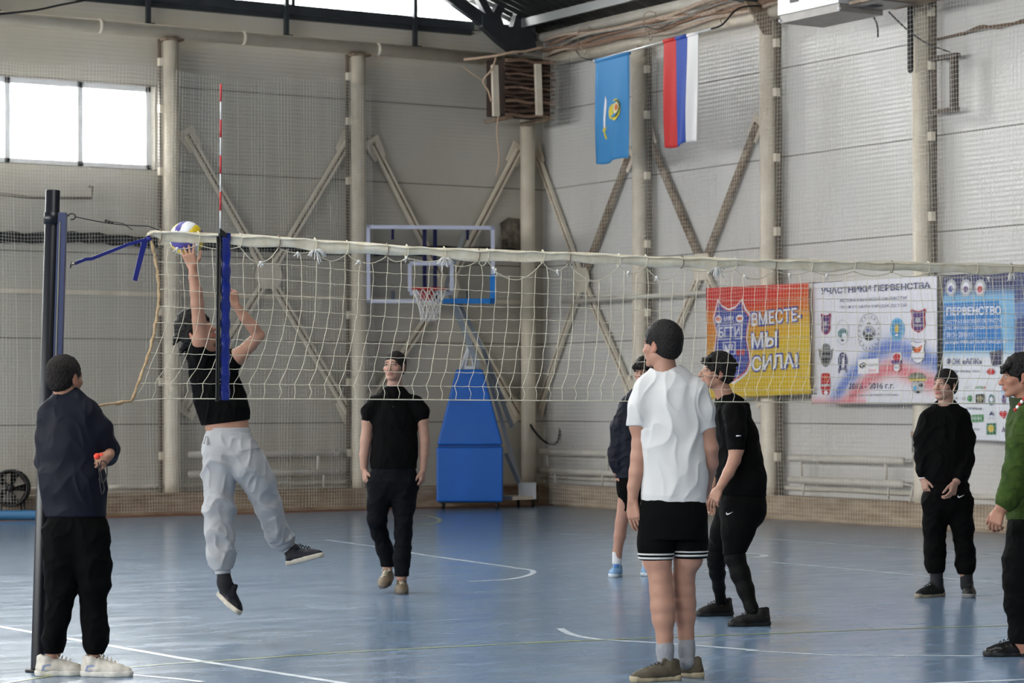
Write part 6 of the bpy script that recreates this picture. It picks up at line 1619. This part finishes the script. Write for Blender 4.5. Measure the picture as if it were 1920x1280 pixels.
# ------------------------------------------------------------------ D: player half hidden behind the white T-shirt
D_ = Person('person in a dark navy pullover and black shorts half hidden behind the white T-shirt player', 20.1, (1190, 1078), tone=(200, 150, 130))
D_.head(1207, 698, 0, (-.35, -.93, .02), size=.96); D_.neck = D_.p(1203, 735, 0)
D_.body([dict(pts=[(1157, 870, 7), (1158, 884, 6.5)]), dict(pts=[(1232, 870, 7), (1230, 884, 6.5)]),
    dict(pts=[(1178, 905, 18), (1172, 945, 14), (1165, 980, 11.5), (1162, 1005, 11), (1159, 1025, 8.5), (1157, 1048, 7.5)], kin=.012), dict(pts=[(1205, 905, 18), (1208, 950, 14, .1), (1211, 1005, 11, .15), (1213, 1048, 7.5, .15)], kin=.012)],
    [dict(w=(1157, 886, 0), d=(.12, -.3, -1), n=(.85, .3, .1), t=-1, curl=.6, size=.9), dict(w=(1230, 886, 0), d=(0, -.3, -1), n=(-.85, .3, .1), t=1, curl=.6, size=.9)])
D_.hair(M_hair, top=1.2, thick=.016, hl=.030, nape=-.07, amp=.005, freq=32, tufts=[((x, .07, .06), (x*1.1, .105, .045), (x*1.05, .108, .022), .016, .006) for x in (-.05, -.025, 0, .025, .05)])
D_.garment('pullover', M_navyj, [dict(pts=[(1202, 742, 19), (1200, 762, 33), (1196, 800, 37), (1193, 850, 38), (1191, 896, 37)], ratio=.68, c1=1, n1=(0, 0, -1)), dict(pts=[(1176, 759, 15), (1162, 800, 15), (1156, 850, 14), (1157, 868, 13), (1158, 885, 9.5)], c1=1), dict(pts=[(1224, 759, 15), (1237, 850, 13), (1231, 885, 9.5)], c1=1)], amp=.016, seed=41, freq=9)
D_.garment('shorts', M_bjog, [dict(pts=[(1191, 890, 35), (1192, 912, 35)], ratio=.7, c0=1), dict(pts=[(1179, 910, 20), (1176, 958, 15)], c1=1, n1=(0, 0, -1)), dict(pts=[(1205, 910, 20), (1208, 958, 15, .1)], c1=1, n1=(0, 0, -1))], amp=.006, seed=43)
for px, d in ((1157, 0), (1213, .15)):
    D_.garment('sock', M_sockw, [dict(pts=[(px, 1034, 9, d), (px, 1056, 9, d)], c0=1)], amp=0, vox=.005)
D_.shoe(D_.g(1160, .07), D_.g(1151, -.19), (112, 150, 190), (196, 206, 214), (60, 120, 190), L=.275, hgt=.085, label='light blue and white trainer'); D_.shoe(D_.g(1214, .22), D_.g(1214, -.05), (112, 150, 190), (196, 206, 214), (60, 120, 190), L=.275, hgt=.085, label='light blue and white trainer')

# ------------------------------------------------------------------ E: player in the white T-shirt, seen from behind
E_ = Person('person in a white T-shirt and black striped shorts standing with back to the camera', 12.6, (1250, 1272), tone=(202, 152, 130))
E_.head(1241, 648, 0, (-.74, .66, .06), size=1.0); E_.neck = E_.p(1248, 702, -.01)
E_.body([
    dict(pts=[(1213, 737, 17), (1205, 764, 17), (1202, 795, 17), (1201, 832, 16.5), (1199, 856, 16.5), (1194, 885, 14.5), (1188, 912, 11.5), (1186, 938, 9.5)], kin=.012),
    dict(pts=[(1298, 742, 17), (1314, 770, 15), (1322, 797, 15), (1331, 840, 15.5), (1332, 868, 14.5, .03), (1322, 915, 11.5, .14), (1312, 945, 9.5, .22)], kin=.012),
    dict(pts=[(1233, 1035, 22), (1234, 1050, 24), (1238, 1080, 22), (1240, 1105, 22), (1243, 1135, 23.5), (1244, 1160, 21.5), (1246, 1190, 15.5), (1247, 1215, 12.5), (1248, 1240, 12)], kin=.012),
    dict(pts=[(1289, 1030, 21, .05), (1287, 1050, 23.5, .06), (1282, 1080, 21, .08), (1283, 1105, 20.5, .09), (1284, 1130, 21, .1), (1285, 1155, 19.5, .1), (1286, 1185, 14.5, .1), (1287, 1210, 12, .1), (1288, 1235, 12, .1)], kin=.012)],
    [dict(w=(1186, 938, 0), d=(.10, -.05, -1), n=(.70, .70, .05), t=1, curl=.38, size=1.0, spread=.14, thumb=.75), dict(w=(1312, 945, .22), d=(-.1, .3, -1), n=(-.7, .7, 0), t=-1, curl=.5)], vox=.004)
E_.hair(M_hair, thick=.013, top=1.15, hl=.060, nape=-.068, side=-.004, amp=.002, freq=60)
def neckhole(f, s): f.chain([(s.p(1246, 688, 0), .068), (s.p(1247, 672, 0), .08)], k=.006, sub=True)
E_sh = [dict(pts=[(1250, 714, 30), (1252, 728, 50), (1258, 755, 58), (1261, 800, 58), (1264, 850, 57), (1266, 900, 58), (1264, 942, 61)], ratio=.64, c1=1, n1=(0, 0, -1)),
    dict(pts=[(1212, 730, 26), (1204, 762, 26), (1199, 797, 25)], c1=1, n1=(.05, -.0, -1)), dict(pts=[(1304, 737, 26), (1319, 768, 21.5), (1325, 803, 18)], c1=1, n1=(.1, 0, -1))]
E_.garment('tshirt', M_wcot, E_sh, amp=.020, freq=5.5, stretch=(1.3, 1.3, .5), seed=51, vox=.005, post=neckhole)
E_.garment('neck_rib', M_wcot, [dict(pts=[(1248, 700, 25), (1250, 708, 28)], ratio=.95, c0=1, n0=(-.15, .25, 1), c1=1)], amp=0, vox=.004)
mb = MB(); ctr = E_.p(1247, 692, 0); mb.tube([V(ctr+np.array([.062*math.cos(a), .060*math.sin(a), .008*math.cos(a)-.004*math.sin(a)])) for a in [2*PI*i/28 for i in range(28)]], .0022, 5, closed=True)
E_.lm(mb, 'neck_cord', mat('dark red cord', (110, 52, 44), .7))
SL = [(1231, 985, 34), (1230, 1015, 33), (1230, 1049, 32)]; SR = [(1294, 985, 33, .02), (1294, 1015, 31.5, .03), (1295, 1046, 30.5, .04)]
so = E_.garment('shorts', M_bjog, [dict(pts=[(1262, 925, 50), (1262, 945, 54), (1262, 966, 61), (1262, 1010, 61)], ratio=.66, c0=1, c1=1, n1=(0, 0, -1), bc=1), dict(pts=SL, ratio=.85, c1=1, n1=(.0, 0, -1), k=.006), dict(pts=SR, ratio=.85, c1=1, n1=(0, 0, -1), k=.006)], amp=.004, freq=7, stretch=(1.2, 1.2, .4), seed=53)
for L_, y_ in ((SL, 1049), (SR, 1045)):
    for a, b in ((y_-13, y_-9.5), (y_-6, y_-2)): ring_trim(E_, 'white_stripe', M_wcot, L_, .85, None, (L_[-1][0], a), (L_[-1][0], b), pad=.0045)
for px, y0, y1, d in ((1247, 1199, 1244, 0), (1287, 1196, 1240, .1)):
    E_.garment('sock', M_sockg, [dict(pts=[(px, y0, 15.2, d), (px, y0+18, 14.5, d), (px+1, y1, 15.5, d)], c0=1)], amp=.002, freq=40, vox=.0045)
E_.shoe(E_.g(1278, .0), E_.g(1180, -.10), (78, 71, 58), (174, 160, 132), (58, 54, 48), L=.29, hgt=.078, high=.010, label='worn olive trainer')
E_.shoe(E_.g(1313, .08), E_.g(1246, .27), (78, 71, 58), (174, 160, 132), (58, 54, 48), L=.29, hgt=.078, high=.010, label='worn olive trainer')

# ------------------------------------------------------------------ F: crouching player in black
F_ = Person('person in a black T-shirt, shorts and leggings half crouching and looking left', 15.8, (1375, 1169), tone=(200, 150, 128))
F_.head(1344, 699, -.02, (-.96, -.16, .16), (.15, 0, 1), size=.98); F_.neck = F_.p(1362, 748, -.02)
F_.body([dict(pts=[(1378, 780, 15, -.16), (1381, 840, 12.5, -.21), (1377, 862, 11.8, -.23), (1366, 886, 10.5, -.25), (1351, 912, 8, -.27)], kin=.012),
    dict(pts=[(1368, 780, 15, .16), (1362, 820, 12.5, .18), (1352, 862, 11.5, .2), (1340, 900, 9.5, .17), (1332, 925, 7.5, .14)], kin=.012)],
    [dict(w=(1349, 915, -.27), d=(-.42, .05, -.9), n=(.35, .85, -.2), t=1, curl=.55, size=.92, thumb=.7), dict(w=(1332, 927, .14), d=(-.1, .0, -1), n=(.2, -.9, 0), t=1, curl=.6, size=.9)])
F_.hair(M_hair, top=1.35, thick=.016, hl=.045, nape=-.065, amp=.006, freq=34, tufts=[((x, .06, .085), (x*1.1, .085, .074), (x*1.0, .100, .050), .016, .006) for x in (-.045, -.02, .01, .04)] + [((x, -.06, .08), (x, -.09, .09), (x, -.12, .07), .022, .008) for x in (-.03, .03)])
F_.garment('tshirt', M_bcot, [dict(pts=[(1362, 752, 20), (1371, 772, 33), (1380, 815, 38), (1385, 860, 42), (1390, 900, 44), (1392, 928, 45)], ratio=1.22, c1=1, n1=(-.05, 0, -1)),
    dict(pts=[(1376, 774, 22, -.15), (1380, 808, 18, -.2), (1380, 844, 15.5, -.21)], c1=1), dict(pts=[(1368, 776, 20, .15), (1360, 830, 16, .19)], c1=1)], amp=.016, freq=7, stretch=(1, 1, .6), seed=61,
    subs=[dict(pts=[(1350, 742, 11, -.0), (1342, 736, 14, -.0)], k=.008)])
F_.garment('shorts', M_bjog, [dict(pts=[(1392, 918, 43), (1392, 955, 44)], ratio=1.0, c0=1, n0=(0, 0, 1)), dict(pts=[(1392, 950, 42, -.06), (1384, 990, 31, -.09), (1376, 1038, 21, -.1)], c1=1, n1=(.1, 0, -1)), dict(pts=[(1380, 955, 38, .08), (1360, 995, 27, .11), (1344, 1032, 18, .15)], c1=1, n1=(.1, 0, -1))], amp=.006, seed=63)
F_.garment('leggings', M_leg, [dict(pts=[(1377, 1020, 18.5, -.1), (1378, 1045, 18, -.1), (1388, 1075, 17.5, -.12), (1398, 1105, 15, -.15), (1409, 1140, 11, -.19), (1413, 1152, 11, -.2)], c1=1),
    dict(pts=[(1346, 1016, 19, .13), (1343, 1040, 17.5, .17), (1343, 1055, 15.5, .22), (1345, 1075, 14, .3), (1348, 1100, 11, .42), (1352, 1128, 10.5, .52)], c1=1)], amp=.003, freq=16, seed=65)
F_.shoe(F_.g(1447, -.18), F_.g(1362, -.24), (13, 11, 11), (10, 9, 9), (40, 38, 38), L=.29, high=.008); F_.shoe(F_.g(1376, .58, .0), F_.g(1303, .50), (13, 11, 11), (10, 9, 9), (40, 38, 38), L=.27, high=.008)
def swoosh(s, px, py, d, w, m, parent=None, n=(0, -1, 0), flip=1):
    mb = MB(); c = [(-.5, -.05), (-.46, -.17), (-.30, -.24), (-.05, -.12), (.5, .22), (-.10, -.02), (-.30, -.06), (-.40, .0), (-.38, .16), (-.47, .08)]
    o_ = s.p(px, py, d); mb.plate([V(o_+np.array([x*w*flip, 0, z_*w])) for x, z_ in c], (0, .004, 0)); s.lm(mb, 'logo', m)
swoosh(F_, 1368, 962, -.30, .045, M_white); mb = MB(); mb.beam(V(F_.p(1380, 817, -.262)), V(F_.p(1389, 816, -.262)), .004, .007); F_.lm(mb, 'sleeve_logo', M_white)

# ------------------------------------------------------------------ G: player in the black sweatshirt at the right
G_ = Person('person in a black sweatshirt and black joggers standing below the league banner', 17.9, (1775, 1118), tone=(206, 160, 142))
G_.head(1772, 723, 0, (-.70, -.70, .12), size=.96); G_.neck = G_.p(1774, 764, 0)
G_.body([dict(pts=[(1730, 880, 7), (1731, 896, 6.5)]), dict(pts=[(1798, 890, 7, -.07), (1792, 902, 6.5, -.1)])],
    [dict(w=(1731, 897, -.02), d=(.18, -.3, -1), n=(.85, .35, .1), t=-1, curl=.6, size=.9), dict(w=(1791, 904, -.12), d=(-.3, -.25, -1), n=(-.6, .6, .1), t=1, curl=.65, size=.95)])
G_.hair(M_hair2, top=1.1, thick=.011, hl=.052, nape=-.055, amp=.003)
sw_ = G_.garment('sweatshirt', M_bcot, [dict(pts=[(1773, 765, 19), (1773, 784, 36), (1772, 830, 43), (1772, 870, 43), (1773, 905, 41)], ratio=.68, c1=1, n1=(0, 0, -1)), dict(pts=[(1744, 783, 18), (1732, 818, 16), (1730, 858, 14.5), (1731, 880, 12.5), (1731, 894, 8.5)], c1=1),
    dict(pts=[(1802, 783, 18), (1812, 820, 16), (1811, 860, 14.5, -.02), (1801, 888, 12.5, -.07), (1794, 901, 8.5, -.1)], c1=1)], amp=.016, freq=9, seed=71, stretch=(1, 1, .7), subs=[dict(pts=[(1770, 750, 15, -.03), (1769, 742, 17, -.05)], k=.006)])
G_.garment('joggers', M_bjog, [dict(pts=[(1774, 900, 40), (1776, 935, 45)], ratio=.66, c0=1), dict(pts=[(1754, 945, 24), (1752, 985, 21), (1752, 1030, 19), (1754, 1056, 18), (1755, 1074, 14)], c1=1), dict(pts=[(1800, 945, 24), (1804, 985, 20), (1809, 1030, 17), (1810, 1058, 17), (1810, 1076, 14)], c1=1)], amp=.014, freq=9, seed=73)
for px in (1756, 1812): G_.garment('sock', M_sockb, [dict(pts=[(px, 1068, 12), (px, 1098, 11.5)])], amp=0, vox=.005)
mb = MB(); ctr = G_.p(1731, 895, -.02); mb.tube([V(ctr+np.array([.028*math.cos(a), .026*math.sin(a), .004*math.cos(a)])) for a in [2*PI*i/20 for i in range(20)]], .004, 5, closed=True); G_.lm(mb, 'bracelet', M_white)
swoosh(G_, 1802, 930, -.13, .05, M_white)
G_.shoe(G_.g(1773, .05), G_.g(1714, -.12), (18, 18, 19), (150, 140, 122), (24, 22, 22), L=.28, high=.03, label='black high-top with a cream heel'); G_.shoe(G_.g(1815, .12), G_.g(1820, -.17), (18, 18, 19), (120, 120, 120), (24, 22, 22), L=.28, high=.03)

# ------------------------------------------------------------------ H: player in the green jacket cut by the right edge
H_ = Person('person in an olive green knitted jacket at the right edge looking left', 13.75, (1910, 1232), tone=(190, 136, 112))
H_.head(1913, 706, 0, (-.985, .10, -.03), size=1.0); H_.neck = H_.p(1925, 755, 0)
H_.body([dict(pts=[(1890, 935, 10, -.25), (1880, 950, 9.5, -.25)]), dict(pts=[(1930, 930, 10, .22), (1925, 950, 9.5, .22)]), dict(pts=[(1922, 1195, 13, -.05), (1926, 1222, 12, -.05)]), dict(pts=[(1969, 1195, 13, .12), (1975, 1222, 12, .12)])],
    [dict(w=(1876, 953, -.25), d=(-.35, .0, -.93), n=(.5, .8, -.1), t=1, curl=.7, size=.98, thumb=.6), dict(w=(1924, 952, .22), d=(-.3, .0, -.95), n=(.5, -.8, 0), t=-1, curl=.5)])
H_.hair(M_hair, top=1.15, thick=.014, hl=.040, nape=-.06, amp=.005, freq=34, tufts=[((x, .06, .07), (x*1.1, .088, .050), (x*1.05, .098, .026), .016, .006) for x in (-.055, -.03, 0, .03, .055)])
jg = H_.garment('jacket', M_green, [dict(pts=[(1925, 765, 26), (1932, 795, 42), (1937, 850, 49), (1938, 910, 51), (1938, 974, 50)], ratio=1.1, c1=1, n1=(0, 0, -1)), dict(pts=[(1930, 785, 28, -.16), (1917, 830, 25, -.2), (1907, 880, 23, -.22), (1896, 918, 21, -.24), (1888, 938, 18, -.25), (1879, 952, 13.5, -.25)], c1=1),
    dict(pts=[(1942, 785, 27, .16), (1942, 880, 22, .22), (1928, 940, 17, .22)], c1=1)], amp=.016, freq=8, seed=81)
H_.garment('collar', mat('dark green knit', (38, 50, 26), .9), [dict(pts=[(1920, 768, 26), (1914, 748, 22)], ratio=1.0, c1=1, n1=(.2, 0, 1))], amp=.002, vox=.005, parent=jg)
for i in range(5):
    mb = MB(); a = H_.p(1904+i*4, 768-i*5.0, -.085-.004*i); mb.sphere(V(a), .011, 8, 6, sc=(1, .7, 1)); H_.lm(mb, 'knit_trim', M_white if i % 2 else mat('red knit', (170, 44, 44), .8), jg)
H_.garment('trousers', M_bjog, [dict(pts=[(1938, 965, 47), (1938, 1005, 48)], ratio=1.0, c0=1), dict(pts=[(1928, 1005, 42, -.06), (1918, 1050, 35, -.07), (1914, 1090, 31, -.07), (1914, 1130, 29, -.06), (1919, 1190, 26, -.05), (1921, 1205, 24, -.05)], c1=1, n1=(0, 0, -1)), dict(pts=[(1950, 1005, 40, .1), (1955, 1090, 30, .12), (1968, 1204, 24, .12)], c1=1, n1=(0, 0, -1))], amp=.012, seed=83)
H_.garment('sock', M_sockb, [dict(pts=[(1922, 1195, 17, -.05), (1926, 1222, 15, -.05)])], amp=0)
H_.shoe(H_.g(1938, -.02), H_.g(1843, -.05), (26, 25, 26), (24, 23, 23), (40, 40, 42), L=.30, label='glossy black trainer', rough=.25); H_.shoe(H_.g(1990, .14), H_.g(1900, .12), (26, 25, 26), (24, 23, 23), (40, 40, 42), L=.30, rough=.25)

for q_ in PEOPLE: q_.finish_body(*q_.todo[0], **q_.todo[1])
